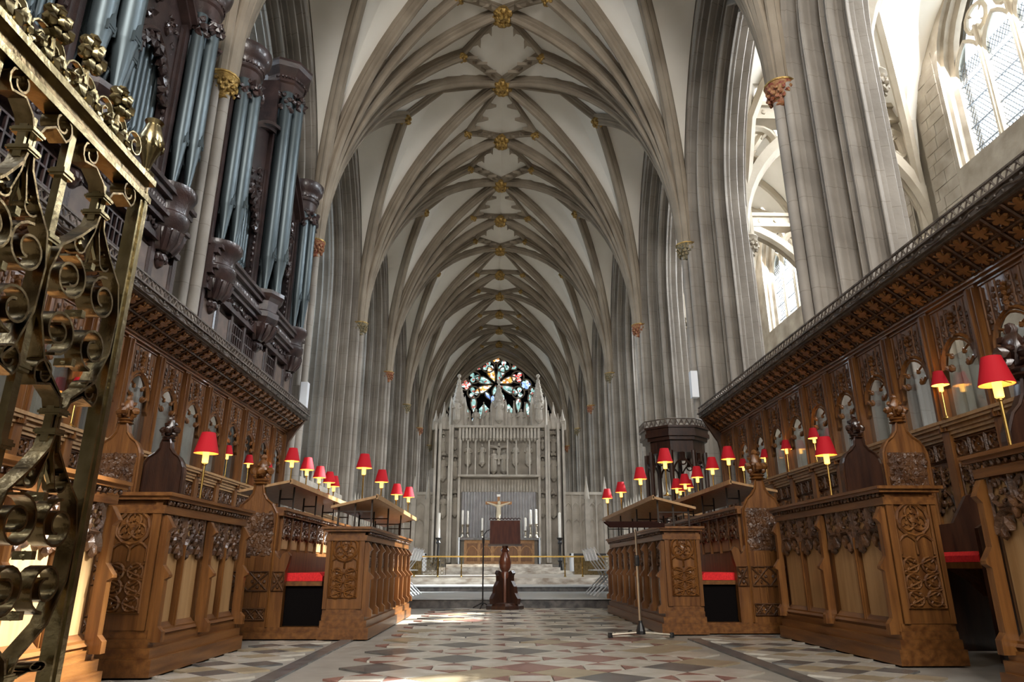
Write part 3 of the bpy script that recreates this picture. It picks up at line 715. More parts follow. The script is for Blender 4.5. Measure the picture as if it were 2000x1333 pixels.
def moulded_rail(mb, u, y0, y1, z0, h, out):
    """three-step moulding projecting to +x"""
    mb.box(u - .03, u + out * .45, y0, y1, z0, z0 + h * .35); mb.box(u - .03, u + out * .75, y0, y1, z0 + h * .35, z0 + h * .6); mb.box(u - .03, u + out, y0, y1, z0 + h * .6, z0 + h)
def flower_row(y0, y1, x, z, step, r):
    mb = MB(); n = max(1, int((y1 - y0) / step))
    for i in range(n): mb.ball((x, y0 + (y1 - y0) * (i + .5) / n, z), r, 6, 1, .25, .7)
    return mb
HEADS = {}
def head_obj(w, h, parent, loc, m='oak_carved'):
    k = (round(w, 3), round(h, 3), m)
    if k not in HEADS: HEADS[k] = head_tracery(w, h).mesh('tracery', m)
    return put('tracery', HEADS[k], parent, loc)
BUTT = {}
def buttress(parent, y, h, z0, w=.05):
    k = (round(h, 2), round(z0, 2), w)
    if k not in BUTT:
        mb = MB(); d = .075
        mb.prism([(0, z0), (d * 1.3, z0), (d * 1.3, z0 + h * .08), (d * .9, z0 + h * .12), (d * .9, z0 + h * .48), (d * 1.25, z0 + h * .50), (d * 1.25, z0 + h * .52), (d * .6, z0 + h * .60), (d * .6, z0 + h * .86), (d * 1.0, z0 + h * .9), (d * .35, z0 + h), (0, z0 + h)], lambda a, b, dd: (a, dd, b), -w / 2, w / 2)
        BUTT[k] = mb.mesh('buttress', 'oak')
    return put('buttress', BUTT[k], parent, (0, y, 0))
def desk(name, label, s, x, y, L, h, depth, bays, lights, ornate_end=True, shelf=None, group=None, plz=.16, end_style='oak'):
    t = thing(name, label, 'desk', (x, y, 0), scale=(-s, 1, 1), group=group)     # local +x points to the aisle
    part('body', MB().box(-depth, -.03, .03, L - .03, plz, h - .05), 'oak', t)
    mb = MB(); mb.box(-depth - .02, .085, -.05, L + .03, 0, plz * .62); mb.box(-depth - .01, .06, -.03, L + .02, plz * .62, plz); mb.box(-depth, .035, -.015, L + .01, plz, plz + .05); mb.box(-depth, .015, -.0, L, plz + .05, plz + .10)
    part('plinth', mb, 'oak', t)
    mb = MB(); mb.box(-depth - .05, .07, -.07, L + .05, h - .022, h); mb.box(-depth - .03, .05, -.05, L + .04, h - .045, h - .022); mb.box(-depth - .01, .02, -.028, L + .012, h - .13, h - .078)
    part('top', mb, 'oak', t)
    part('flower_band', flower_row(-.02, L + .02, .032, h - .06, .055, .017), 'oak_carved', t)
    part('flower_band', flower_row(.02, L - .02, -.005, h - .105, .075, .026), 'oak_carved', t)
    z0 = plz + .09; hp = h - .13 - z0; step = L / bays
    for i in range(bays + 1): buttress(t, min(max(i * step, .03), L - .03), hp + .05, z0 - .06)
    lw = (step - .07) / lights
    for i in range(bays):
        for j in range(lights):
            cy = i * step + .035 + lw * (j + .5)
            part('panel', MB().box(-.036, -.022, cy - lw * .43, cy + lw * .43, z0, z0 + hp), 'oak_pale', t)
            head_obj(lw, hp * .36, t, (-.022, cy, z0 + hp))
            if j: 
                yy = i * step + .035 + lw * j
                part('mullion', MB().box(-.03, .006, yy - .016, yy + .016, z0, z0 + hp * .74).box(-.03, .018, yy - .007, yy + .007, z0, z0 + hp * .74), 'oak', t)
        part('sill', MB().add([(-.03, i * step + .04, z0 + .05), (-.03, (i + 1) * step - .04, z0 + .05), (.03, (i + 1) * step - .04, z0 - .02), (.03, i * step + .04, z0 - .02)], [(0, 1, 2, 3)]), 'oak', t)
    ep = part('end_panel', MB().box(-depth, -.0, -.006, .03, plz + .1, h - .05).box(-depth, -depth + .035, -.02, .0, plz + .1, h - .06).box(-.045, .0, -.02, 0, plz + .1, h - .06), end_style, t)
    if ornate_end: put('tracery', end_tracery(depth - .1, h - plz - .32).mesh('tracery', end_style if end_style != 'oak' else 'oak'), ep, (-depth + .05, -.004, plz + .2))
    if shelf:
        z1, z2 = shelf; mb = MB(); a0, a1 = -depth + .02, .10
        mb.hexa([(a0, -.06, z1), (a1, -.06, z2), (a1, L + .05, z2), (a0, L + .05, z1), (a0, -.06, z1 + .025), (a1, -.06, z2 + .025), (a1, L + .05, z2 + .025), (a0, L + .05, z1 + .025)])
        mb.box(a1 - .012, a1 + .008, -.06, L + .05, z2 - .012, z2 + .034)
        part('book_rest', mb, 'oak_pale', t)
        nb = 4
        for i in range(nb):
            yy = .02 + (L - .06) * i / (nb - 1)
            bb = MB()
            for uu in (a0 + .06, (a0 + a1) / 2, a1 - .06): bb.box(uu - .008, uu + .008, yy - .008, yy + .008, h, z1 + (z2 - z1) * (uu - a0) / (a1 - a0) + .002)
            bb.box(a0 + .06, a1 - .06, yy - .006, yy + .006, z1 - .03, z1 - .018)
            part('bracket', bb, 'iron', t)
    return t
def poppyhead(mb, cx, z, r):
    """fleur-shaped finial on a short neck, in plane x-z around y=0"""
    mb.lathe([(r * .55, 0), (r * .75, r * .1), (r * .5, r * .25), (r * .7, r * .4), (r * .45, r * .55)], (cx, 0, z), 10)
    mb.ball((cx, 0, z + r * 1.5), r * .55, 8, 1.7, .12)
    for s in (-1, 1):
        mb.ball((cx + s * r * .72, 0, z + r * 1.25), r * .42, 7, .9, .15); mb.ball((cx + s * r * .6, 0, z + r * .85), r * .3, 6, 1, .2); mb.ball((cx, s * r * .6, z + r * 1.2), r * .4, 7, 1, .15)
    for i in range(9): mb.ball((cx + r * .5 * math.cos(i * 2.4), r * .5 * math.sin(i * 2.4), z + r * (.6 + i * .17)), r * .22, 5, 1, .3)
    mb.ball((cx, 0, z + r * 2.5), r * .3, 6, 1.2, .15)
def bench_end_outline(w, hb, hn, nw):
    left = [(-w / 2, 0), (-w / 2, hb * .93), (-w / 2 * .97, hb * .97), (-w / 2 * .88, hb * 1.0), (-w * .36, hb + (hn - hb) * .22), (-w * .22, hb + (hn - hb) * .40), (-w * .13, hb + (hn - hb) * .62), (-nw * .62, hb + (hn - hb) * .85), (-nw / 2, hn)]
    return left + [(-a, b) for a, b in left[::-1]]
def bench_end(parent, cx, y, z0, w, hb, tip, m, arm=0.0, carved=True, thick=.07):
    hn = hb + (tip - hb) * .46
    e = part('bench_end', MB().prism(bench_end_outline(w, hb, hn, .07), XZ, 0, thick), m, parent, loc=(cx, y, z0))
    rim = MB().tube([(a * .97, -.004, b) for a, b in bench_end_outline(w, hb, hn, .07)], .012, 4); put('moulding', rim.mesh('moulding', m), e)
    pm = MB(); poppyhead(pm, 0, hn - .01, (tip - hn) / 2.75); put('poppyhead', pm.mesh('poppyhead', m, True), e, (0, thick / 2, 0))
    if carved:
        cm = MB()
        for i in range(11):
            for j in range(8):
                cm.ball((-w * .36 + w * .72 * j / 7 + rc.uniform(-.012, .012), -.002, hb * .62 + hb * .33 * i / 10 + rc.uniform(-.012, .012)), .026 * rc.uniform(.6, 1.25), 6, 1.2, .5, 1, .55)
        put('carved_field', MB().box(-w * .40, w * .40, -.004, .0, hb * .60, hb * .97).mesh('carved_field', 'oak_carved'), e)
        put('carving', cm.mesh('carving', 'oak_carved' if m != 'oak_dark' else 'oak_dark'), e)
        put('carving', lattice_tracery(w * .86, hb * .16).mesh('carving', 'oak_carved'), e, (-w * .43, -.002, hb * .30))
        put('carving', lattice_tracery(w * .86, hb * .09).mesh('carving', 'oak_carved'), e, (-w * .43, -.002, hb * .06))
        rb_ = MB()
        for i in range(6): rb_.box(-w * .43 + w * .86 * i / 5 - .005, -w * .43 + w * .86 * i / 5 + .005, -.012, 0, hb * .15, hb * .58)
        put('carving', rb_.mesh('carving', m), e)
    if arm:
        s = 1 if arm > 0 else -1; a = abs(arm)
        ol = [(w / 2 - .01, 0), (w / 2 + a, 0), (w / 2 + a, hb * .46), (w / 2 + a + .02, hb * .53), (w / 2 + a + .035, hb * .60), (w / 2 + a - .0, hb * .635), (w / 2 + a - .04, hb * .615), (w / 2 + a * .5, hb * .565), (w / 2 + .03, hb * .59), (w / 2 - .01, hb * .66)]
        put('arm_rest', MB().prism([(p * s, q) for p, q in ol][::s], XZ, .0, thick).mesh('arm_rest', m), e)
        put('carving', lattice_tracery(a * .9, hb * .16).mesh('carving', 'oak_carved'), e, ((w / 2 + .01) if s > 0 else -(w / 2 + a * .95), -.002, hb * .30))
    return e

# ================================================================ STALL BACKS WITH CANOPY
def stall_back(s, xb, label, y0, n, pitch, zc, zcrest, zr):
    t = thing('stall_canopy', label, 'choir stalls', (xb, 0, 0), scale=(-s, 1, 1))
    y1 = y0 + n * pitch; L = y1 - y0
    mul = MB().box(-.06, .05, -.055, .055, .3, zc)
    for d in (-.045, -.02, .02, .045): mul.box(.05, .075, d - .008, d + .008, zr - .1, zc - .03)
    mul.box(.05, .095, -.008, .008, zr - .1, zc - .03)
    MUL = mul.mesh('mullion', 'oak')
    hw = pitch / 2 - .055; zs = 2.42; ap = .28
    # head plate: pointed, cusped opening below a field of leaf carving
    op = pointed(2 * hw * .80, zs, ap, 6); out = [(-hw, zs)] + [(-hw + 2 * hw * i / (len(op) - 3), zc - .03) for i in range(len(op) - 2)] + [(hw, zs)]
    hp = MB().band(op, out, YZ, -.03, .015)
    for wd, tt in ((1.0, .020), (.88, .012)): hp.tube([(.02, a * wd, zs + (b - zs) * wd - (1 - wd) * .04) for a, b in op], tt, 4)
    for sg in (-1, 1):
        hp.prism([(sg * hw, zs), (sg * hw * .80, zs), (sg * hw * .86, zs - .12), (sg * hw, zs - .16)], YZ, -.03, .015)
        hp.tube([(.02, sg * hw * .66, zs + .02), (.02, sg * hw * .46, zs - .03), (.02, sg * hw * .40, zs + .03)], [.02, .018, .008], 5)
        hp.ball((.02, sg * hw * .40, zs - .01), .03, 6, 1.2, .2); hp.ball((.02, sg * hw * .30, zs + .10), .024, 6, 1.2, .2)
        hp.tube([(.02, sg * hw * .52, zs + .14), (.02, sg * hw * .3, zs + .11)], .014, 4)
        for q in (.32, .62, .9): hp.tube([(.018, sg * hw * q, zs + .13 if q > .5 else zs + .29), (.018, sg * hw * q, zc - .04)], .009, 4)
    for i in range(6): hp.ball((.03, 0, zs + ap + .0 + i * .043), .026, 6, 1, .35)
    PL = hp.mesh('head_panel', 'oak')
    cv = MB()
    for sg in (-1, 1):
        for i in range(5):
            for j in range(3):
                z_ = zs + ap * .95 + (zc - .06 - zs - ap * .95) * (i + .5) / 5 - (.12 if j == 2 else .03 if j == 1 else 0)
                cv.ball((.018, sg * hw * (.18 + .29 * j) + rc.uniform(-.01, .01), z_), .022, 5, 1.3, .4, .7)
    CV = cv.mesh('leaf_carving', 'oak_carved')
    GL = MB().box(-.02, -.012, -hw, hw, zr, zs + .12).mesh('pane', 'screen')
    BK = MB().box(-.03, -.015, -hw, hw, .3, zr - .12).mesh('back_panel', 'oak')
    for i in range(n + 1): put('mullion', MUL, t, (0, y0 + i * pitch, 0))
    for i in range(n):
        c = y0 + (i + .5) * pitch
        p = put('head_panel', PL, t, (0, c, 0)); put('leaf_carving', CV, p); put('pane', GL, t, (0, c, 0)); put('back_panel', BK, t, (0, c, 0))
    rl = MB()
    for h0, h1, o in ((-.03, 0, .10), (-.06, -.03, .085), (-.10, -.06, .055), (-.135, -.10, .04), (-.17, -.135, .02)): rl.box(-.05, o, y0, y1, zr + h0, zr + h1)
    part('rail', rl, 'oak_pale', t)
    TM = MB(); TM.tube([(.0, -.10, -.075), (0, .10, -.075), (0, .10, .075), (0, -.10, .075)], .013, 4, closed=True); cinq(TM, 0, 0, .072, .002, .011, 4, .78)
    TM = TM.mesh('tracery', 'oak_carved'); SQ = MB().box(-.012, .004, -.115, .115, -.09, .09).mesh('square_panel', 'oak'); LP = MB().box(-.012, .002, -hw * .46, hw * .46, .5, zr - .42).mesh('lower_panel', 'oak_pale')
    for i in range(n):
        c = y0 + (i + .5) * pitch
        for q in (-1, 0, 1):
            sqp = put('square_panel', SQ, t, (0, c + q * pitch * .30, zr - .27)); put('tracery', TM, sqp, (.01, 0, 0))
        for q in (-1, 1):
            put('lower_panel', LP, t, (0, c + q * hw * .5, 0)); head_obj(round(hw * .94, 3), .42, t, (.004, c + q * hw * .5, zr - .40))
        part('lower_mullion', MB().box(-.01, .03, c - .014, c + .014, .5, zr - .38), 'oak', t)
    cn = MB().box(-.06, .03, y0, y1, zc - .03, zc).box(-.06, .06, y0, y1, zc, zc + .03).box(-.06, .085, y0, y1, zc + .03, zc + .06); part('cornice', cn, 'oak', t)
    part('bead_band', flower_row(y0, y1, .095, zc + .075, .05, .016), 'cresting', t)
    # coving: two rows of square panels with cross-shaped carving
    u0, z0, u1, z1 = .07, zc + .06, .37, zcrest - .20
    m = int(round(L / .24)); du, dz = (u1 - u0) / 2, (z1 - z0) / 2; ln = math.hypot(du, dz); A = V(du, 0, dz) / ln; N = V(dz, 0, -du) / ln; ps = L / m
    def cp(a, b, d): return V(0, 0, 0) + A * a + V(0, b, 0) + N * d
    cm = MB(); cm.add([cp(0, -ps / 2, 0), cp(ln, -ps / 2, 0), cp(ln, ps / 2, 0), cp(0, ps / 2, 0)], [(0, 1, 2, 3)])
    q = []
    for k in range(4):
        for (a, b) in ((.62, -.22), (.78, 0), (.62, .22), (.22, .22)):
            an = k * math.pi / 2; q.append((a * math.cos(an) - b * math.sin(an), a * math.sin(an) + b * math.cos(an)))
    rr = min(ln, ps) * .52
    xm = MB(); xm.prism([(ln / 2 + a * rr, b * rr) for a, b in q], cp, .004, .03)
    for k in range(4): xm.tube([cp(ln / 2 + rr * .95 * math.cos(.785 + k * 1.571), rr * .95 * math.sin(.785 + k * 1.571), .012), cp(ln / 2 + rr * .4 * math.cos(.785 + k * 1.571), rr * .4 * math.sin(.785 + k * 1.571), .02)], [.014, .006], 4)
    XM = xm.mesh('cross_carving', 'oak_lit_warm')
    for k in range(4): cm.ball(tuple(cp(ln / 2 + rr * .72 * math.cos(.785 + k * 1.571), rr * .72 * math.sin(.785 + k * 1.571), .01)), rr * .18, 5, 1, .3)
    cm.tube([cp(0, -ps / 2, .012), cp(ln, -ps / 2, .012)], .012, 4); cm.tube([cp(0, -ps / 2, .012), cp(0, ps / 2, .012)], .01, 4)
    CM = cm.mesh('coving_panel', 'oak_carved')  # darker backing paints the shade of the recesses behind the crosses
    for i in range(m):
        for r_ in range(2): put('cross_carving', XM, put('coving_panel', CM, t, (u0 + du * r_, y0 + ps * (i + .5), z0 + dz * r_)))
    zf = zcrest - .20
    fs = MB().box(.34, .40, y0 - .06, y1 + .06, zf, zf + .02).box(.36, .43, y0 - .06, y1 + .06, zf + .02, zf + .085).box(.34, .455, y0 - .08, y1 + .08, zf + .085, zf + .105); part('fascia', fs, 'cresting', t)
    vn = MB(); k = int(L / .05); vn.tube([(.435, y0 + L * i / k, zf + .053 + .02 * math.sin(i * .9)) for i in range(k + 1)], .009, 4)
    for i in range(0, k, 2): vn.ball((.437, y0 + L * (i + .5) / k, zf + .053 - .018 * math.sin(i * .9)), .017, 5, 1, .35, .6)
    part('vine_trail', vn, 'cresting', t)
    cr = MB(); cw = L / int(round(L / .19)); b0 = zf + .105; hc = zcrest - b0
    for o in (-.25, .25):
        cr.tube([(.44, cw * (o - .22), b0), (.44, cw * (o - .08), b0 + hc * .45), (.44, cw * (o + .0), b0 + hc * .62), (.44, cw * (o + .08), b0 + hc * .45), (.44, cw * (o + .22), b0)], .009, 4)
        cr.ball((.44, cw * o, b0 + hc * .68), .018, 5, 1, .3, .6); cr.tube([(.44, cw * o, b0 + hc * .6), (.44, cw * (o + .25), b0 + hc * .95)], .008, 4); cr.tube([(.44, cw * o, b0 + hc * .6), (.44, cw * (o - .25), b0 + hc * .95)], .008, 4)
        cr.ball((.44, cw * (o - .12), b0 + hc * .3), .012, 5, 1, .3, .6)
    cr.box(.428, .452, -cw / 2, cw / 2, zcrest - .018, zcrest)
    CR = cr.mesh('cresting', 'cresting')
    for i in range(int(round(L / .19))): put('cresting', CR, t, (0, y0 + cw * (i + .5), 0))
    # far end: curved bracket closing the canopy
    br = [(0, 1.2), (.04, 1.2), (.05, zc - .5), (.12, zc - .15), (.24, zc + .05), (.40, zf + .02), (.40, zf + .1), (0, zf + .1)]
    part('end_bracket', MB().prism(br, XZ, y1 - .02, y1 + .05), 'oak_carved', t)
    return t
SB_L = stall_back(-1, -4.0, 'left choir stall backs with traceried glazed panels under a coved cresting', 7.15 - .717 * 8, 16, .717, 3.0, 3.45, 1.86)
SB_R = stall_back(1, 4.3, 'right choir stall backs with traceried glazed panels under a coved cresting', 5.69 - .726 * 5, 15, .726, 3.04, 3.54, 1.95)

# ================================================================ DESKS AND BENCHES
L0 = desk('choir_desk', 'carved oak desk behind the brass gate, nearest on the left', -1, -2.2, 2.35, 1.75, 1.1, .34, 2, 2)
LA = desk('choir_desk', 'carved oak desk beside the brass gate with one red lamp', -1, -2.16, 4.64, 1.5, 1.09, .34, 2, 2)
LB = desk('choir_desk', 'sunlit oak front desk with raised book rest, left of the lectern', -1, -1.26, 6.92, 3.25, 1.0, .36, 8, 1, shelf=(1.17, 1.27))
RB = desk('choir_desk', 'shaded oak front desk with raised book rest behind the music stand', 1, 1.72, 7.36, 3.45, 1.03, .36, 8, 1, shelf=(1.20, 1.31))
RA = desk('choir_desk', 'dark carved oak desk with one red lamp, right of the tall bench end', 1, 2.80, 5.06, 2.0, 1.19, .36, 2, 2, end_style='oak')
R0 = desk('choir_desk', 'carved oak desk cut by the right edge of the photo', 1, 2.76, 2.2, 1.75, 1.24, .36, 2, 2)
def bench(s, x, y, L, label, hb, tip, zarm, zback, lampz):
    """bench behind a front desk: local x=0 at the desk's back, running away from the aisle to -x"""
    t = thing('choir_bench', label, 'bench', (x, y, 0), scale=(-s, 1, 1))
    part('platform', MB().box(-1.05, -.03, -.02, L, 0, .10).box(-1.08, -.03, -.05, L, 0, .06), 'oak', t)
    part('seat', MB().box(-.52, -.05, .06, L, .46, .50).box(-.5, -.40, .06, L, .12, .46), 'oak', t)
    part('seat_shade_sheet', MB().box(-.5, -.02, .10, .13, .10, .46), 'void', t)  # near-black sheet painting the shade under the seat
    bk = MB().box(-.60, -.52, .05, L, .12, zback).box(-.56, -.49, .05, L, .50, .78); part('back', bk, 'oak', t)
    n = 9; st_ = (L - .1) / n
    for i in range(n):
        cy = .1 + st_ * (i + .5)
        part('back_panel', MB().box(-.522, -.512, cy - st_ * .38, cy + st_ * .38, .80, zback - .1), 'oak_pale', t); head_obj(st_ * .8, (zback - .9) * .62, t, (-.512, cy, zback - .1))
        part('mullion', MB().box(-.525, -.49, cy - st_ / 2 - .015, cy - st_ / 2 + .015, .78, zback - .08), 'oak', t)
    part('rail', MB().box(-.64, -.45, .02, L + .03, zback - .03, zback).box(-.62, -.47, .02, L + .02, zback - .08, zback - .03), 'oak', t)
    part('flower_band', flower_row(.05, L, -.462, zback - .055, .06, .017), 'oak_carved', t)
    a0, a1 = -.92, -.42
    mb = MB(); zl, zh = zback + .14, zback + .24
    mb.hexa([(a0, .0, zl), (a1, .0, zh), (a1, L + .05, zh), (a0, L + .05, zl), (a0, .0, zl + .025), (a1, .0, zh + .025), (a1, L + .05, zh + .025), (a0, L + .05, zl + .025)])
    mb.box(a1 - .012, a1 + .01, .0, L + .05, zh - .014, zh + .034)
    part('book_rest', mb, 'oak_pale', t)
    for i in range(4):
        yy = .35 + (L - .45) * i / 3; bb = MB()
        for uu in (-.62, -.48): bb.box(uu - .008, uu + .008, yy - .008, yy + .008, zback, zl + (zh - zl) * (uu - a0) / (a1 - a0) + .002)
        bb.box(-.62, -.48, yy - .006, yy + .006, zback + .1, zback + .115); part('bracket', bb, 'iron', t)
    bench_end(t, -.72, -.02, .10, .42, hb, tip, 'oak', arm=.12)
    return t
BL = bench(-1, -1.62, 6.98, 3.2, 'oak bench with poppyhead end and red seat, left of the lectern', 1.06, 1.61, .8, 1.19, 1.4)
BR = bench(1, 2.08, 7.46, 3.3, 'oak bench with poppyhead end and red seat, right of the music stand', 1.16, 1.75, .85, 1.25, 1.5)
def cushion(label, x0, x1, y0, y1, z):
    mb = MB(); n = 8; h = .075
    prof = [(0, 0), (0, h * .6), (.03, h), (x1 - x0 - .03, h), (x1 - x0, h * .6), (x1 - x0, 0)]
    mb.sweep(prof, [(V(x0, y0 + (y1 - y0) * i / n, z), V(1, 0, 0), V(0, 0, 1)) for i in range(n + 1)])
    o = part('seat_cushion', mb, 'velvet', None, True); tag(o, label, 'cushion'); return o
cushion('red velvet cushion on the left bench behind the sunlit desk', -2.12, -1.68, 7.08, 10.1, .502)
cushion('red velvet cushion on the right bench behind the music stand', 2.14, 2.58, 7.56, 10.7, .502)
# second rank: tall desk fronts in front of the back stalls
def back_desk(s, x, y0, y1, z, label):
    t = thing('stall_desk', label, 'desk', (x, 0, 0), scale=(-s, 1, 1))
    part('front', MB().box(-.12, -.02, y0, y1, .2, z - .05), 'oak', t)
    cn = MB()
    for k, (h0, h1, o) in enumerate(((-.15, -.12, .01), (-.12, -.09, .03), (-.09, -.05, .05), (-.05, -.02, .075), (-.02, 0, .09))): cn.box(-.34, o, y0 - .02, y1 + .02, z + h0, z + h1)
    part('cornice', cn, 'oak_pale', t)
    n = int((y1 - y0) / .25); st_ = (y1 - y0) / n
    TM = MB(); TM.tube([(.0, -.085, -.075), (0, .085, -.075), (0, .085, .075), (0, -.085, .075)], .012, 4, closed=True); cinq(TM, 0, 0, .062, .004, .010, 4, .78)
    TM = TM.mesh('tracery', 'oak_carved')
    for i in range(n):
        cy = y0 + st_ * (i + .5)
        part('square_panel', MB().box(-.03, -.012, cy - .09, cy + .09, z - .34, z - .17), 'oak_carved', t); put('tracery', TM, t, (-.006, cy, z - .255))
        part('panel', MB().box(-.028, -.012, cy - .095, cy + .095, .4, z - .62), 'oak_pale', t); head_obj(.19, .22, t, (-.012, cy, z - .38))
        part('mullion', MB().box(-.03, .01, cy - st_ / 2 - .014, cy - st_ / 2 + .014, .35, z - .16), 'oak', t)
    part('plinth', MB().box(-.5, .03, y0, y1, 0, .35), 'oak', t)
    return t
BDL = back_desk(-1, -3.35, 13.2, 14.9, 1.60, 'small oak desk with two lamps beyond the end of the left stalls')
BDR = back_desk(1, 3.1, 11.8, 12.75, 1.60, 'small oak desk with two lamps beside the dark turret')
# free-standing bench ends of the second rank, dark with polish
def free_end(s, x, y, w, z0, hb, tip, m, label):
    t = thing('bench_end_post', label, 'bench end', (x, y, 0), scale=(-s, 1, 1)); bench_end(t, 0, 0, z0, w, hb, tip, m, carved=(m != 'oak_dark')); return t
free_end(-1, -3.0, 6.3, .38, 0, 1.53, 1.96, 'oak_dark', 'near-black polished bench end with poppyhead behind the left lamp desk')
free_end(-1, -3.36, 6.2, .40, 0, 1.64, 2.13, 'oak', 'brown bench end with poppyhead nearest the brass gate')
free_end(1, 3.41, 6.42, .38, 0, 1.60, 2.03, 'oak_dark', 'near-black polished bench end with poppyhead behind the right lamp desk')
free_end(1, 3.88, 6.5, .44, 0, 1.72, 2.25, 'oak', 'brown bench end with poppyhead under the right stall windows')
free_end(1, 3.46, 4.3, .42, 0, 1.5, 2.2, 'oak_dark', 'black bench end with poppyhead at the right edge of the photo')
# stall seat in the gap of the right stalls
sg = thing('misericord_stall', 'carved stall seat with a scrolled bracket in the right-hand gap', 'seat', (3.5, 5.1, 0))
part('seat_board', MB().box(-.02, .55, .04, .76, .62, .665), 'oak', sg); part('bracket', MB().prism([(0, .62), (.4, .62), (.4, .36), (.26, .42), (.14, .54)], XZ, .3, .5), 'oak', sg)
part('side', MB().prism([(-.02, 0), (.6, 0), (.6, 1.25), (.45, 1.2), (.3, .98), (.06, .95), (-.02, .9)], XZ, .76, .80), 'oak_dark', sg); part('side', MB().prism([(-.02, 0), (.6, 0), (.6, 1.25), (.45, 1.2), (.3, .98), (.06, .95), (-.02, .9)], XZ, 0, .04), 'oak_dark', sg)
cushion('small red velvet cushion on the stall seat in the right-hand gap', 3.49, 4.0, 5.17, 5.83, .667)

# ================================================================ LAMPS
lp = {}
lp['base'] = MB().lathe([(.045, 0), (.045, .006), (.02, .014), (.012, .03), (.0085, .035)], n=12).mesh('base', 'lampbrass', True)
lp['stem'] = MB().lathe([(.0085, .03), (.0085, .27), (.014, .275), (.014, .285), (.009, .29)], n=8).mesh('stem', 'lampbrass', True)
lp['socket'] = MB().lathe([(.012, .285), (.022, .292), (.022, .385), (.017, .39)], n=10).mesh('socket', mat('glowing_candle_sleeve', (.85, .62, .25), None, .5, emit=(1.0, .50, .09), estr=1.6), True)  # sleeve's own emission imitates the bulb lighting it through
lp['bulb'] = MB().lathe([(.012, .385), (.019, .405), (.013, .43), (.002, .445)], n=8).mesh('bulb', 'bulb', True)
lp['shade'] = MB().lathe([(.086, .36), (.046, .505)], n=20).lathe([(.083, .36), (.043, .505)], n=20).mesh('shade', 'red', True)
# open the shade's caps: rebuild as two open cones joined by rims
me = bpy.data.meshes.new('shade'); vs = []; fs = []; N = 22
for r, z in ((.086, .358), (.047, .508), (.0445, .508), (.0835, .358)): vs += [(r * math.cos(2 * math.pi * i / N), r * math.sin(2 * math.pi * i / N), z) for i in range(N)]
for a in range(3):
    for i in range(N): fs.append((a * N + i, a * N + (i + 1) % N, (a + 1) * N + (i + 1) % N, (a + 1) * N + i))
for i in range(N): fs.append((3 * N + i, 3 * N + (i + 1) % N, (i + 1) % N, i))
me.from_pydata(vs, [], fs); me.materials.append(M['red']); me.polygons.foreach_set('use_smooth', [True] * len(fs)); me.set_sharp_from_angle(angle=R(42)); lp['shade'] = me
lp['lining'] = (lambda m_: m_)(MB().add([(r * math.cos(2 * math.pi * i / N), r * math.sin(2 * math.pi * i / N), z) for r, z in ((.0828, .3585), (.0438, .507)) for i in range(N)], [(i, (i + 1) % N, N + (i + 1) % N, N + i) for i in range(N)]).mesh('lining', mat('cream_shade_lining', (.85, .62, .32), None, .8), True))
lp['carrier'] = MB().tube([(-.08, 0, .37), (0, 0, .39), (.08, 0, .37)], .003, 4).mesh('carrier', 'lampbrass')
LGT = bpy.data.lights.new('lamp_glow', 'POINT'); LGT.energy = 4.0; LGT.color = (1.0, .60, .22); LGT.shadow_soft_size = .02
def desk_lamp(label, x, y, z, sc, group):
    t = thing('desk_lamp', label, 'lamp', (x, y, z), scale=(sc, sc, sc), group=group)
    sh_ = None
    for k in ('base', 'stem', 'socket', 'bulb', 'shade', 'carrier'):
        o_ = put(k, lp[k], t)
        if k == 'shade': put('lining', lp['lining'], o_)
    g = put('lamp_glow', LGT, t, (0, 0, .41)); return t
nth = ['nearest', 'second', 'third', 'fourth', 'farthest']
def lamps(pts, x, dz, what, group, names=None):
    for i, (y, zc_) in enumerate(pts):
        nm = names[i] if names else (nth[i] if i < len(pts) - 1 else 'farthest')
        desk_lamp(f'red-shaded brass lamp, {nm} {what}', x, y, zc_ - .435 * dz, dz, group)
lamps([(7.45, 1.71), (8.64, 1.70), (9.98, 1.68), (10.2, 1.67)][:3], -1.42, 1.0, 'on the left front book rest', 'lamps on the left front desk', ['nearest', 'second', 'third'])
desk_lamp('red-shaded brass lamp, last one standing at the end of the left front book rest', -1.27, 10.15, 1.235, .97, 'lamps on the left front desk')
lamps([(8.0, 1.86), (8.66, 1.85), (9.29, 1.83), (9.85, 1.83), (10.15, 1.81)], -2.35, 1.0, 'of five on the left second book rest', 'lamps on the left second desk')
lamps([(10.16, 2.255), (11.06, 2.255), (12.06, 2.255)], -3.93, .91, 'on the left stall rail', 'lamps of the left back stalls', ['nearest', 'middle', 'third'])
lamps([(13.7, 2.0), (14.5, 2.0)], -3.48, .92, 'of two small ones beyond the end of the left stalls', 'lamps of the left back stalls', ['nearer', 'farther'])
desk_lamp('large red-shaded brass lamp on the carved desk beside the gate', -2.30, 5.51, 1.09, 1.1, 'lamps on the left near desk')
lamps([(6.37, 2.255)], -3.93, .91, '', 'lamps of the left back stalls', ['seen through the scrolls of the brass gate'])
lamps([(7.83, 1.84), (9.25, 1.82), (10.75, 1.80)], 1.90, 1.04, 'on the right front book rest', 'lamps on the right front desk', ['nearest', 'second', 'third'])
desk_lamp('red-shaded brass lamp, last one standing at the end of the right front book rest', 1.70, 10.85, 1.29, .97, 'lamps on the right front desk')
lamps([(8.2, 1.93), (8.85, 1.90), (9.55, 1.88), (10.21, 1.86), (10.7, 1.85)], 2.75, 1.0, 'of five on the right second book rest', 'lamps on the right second desk')
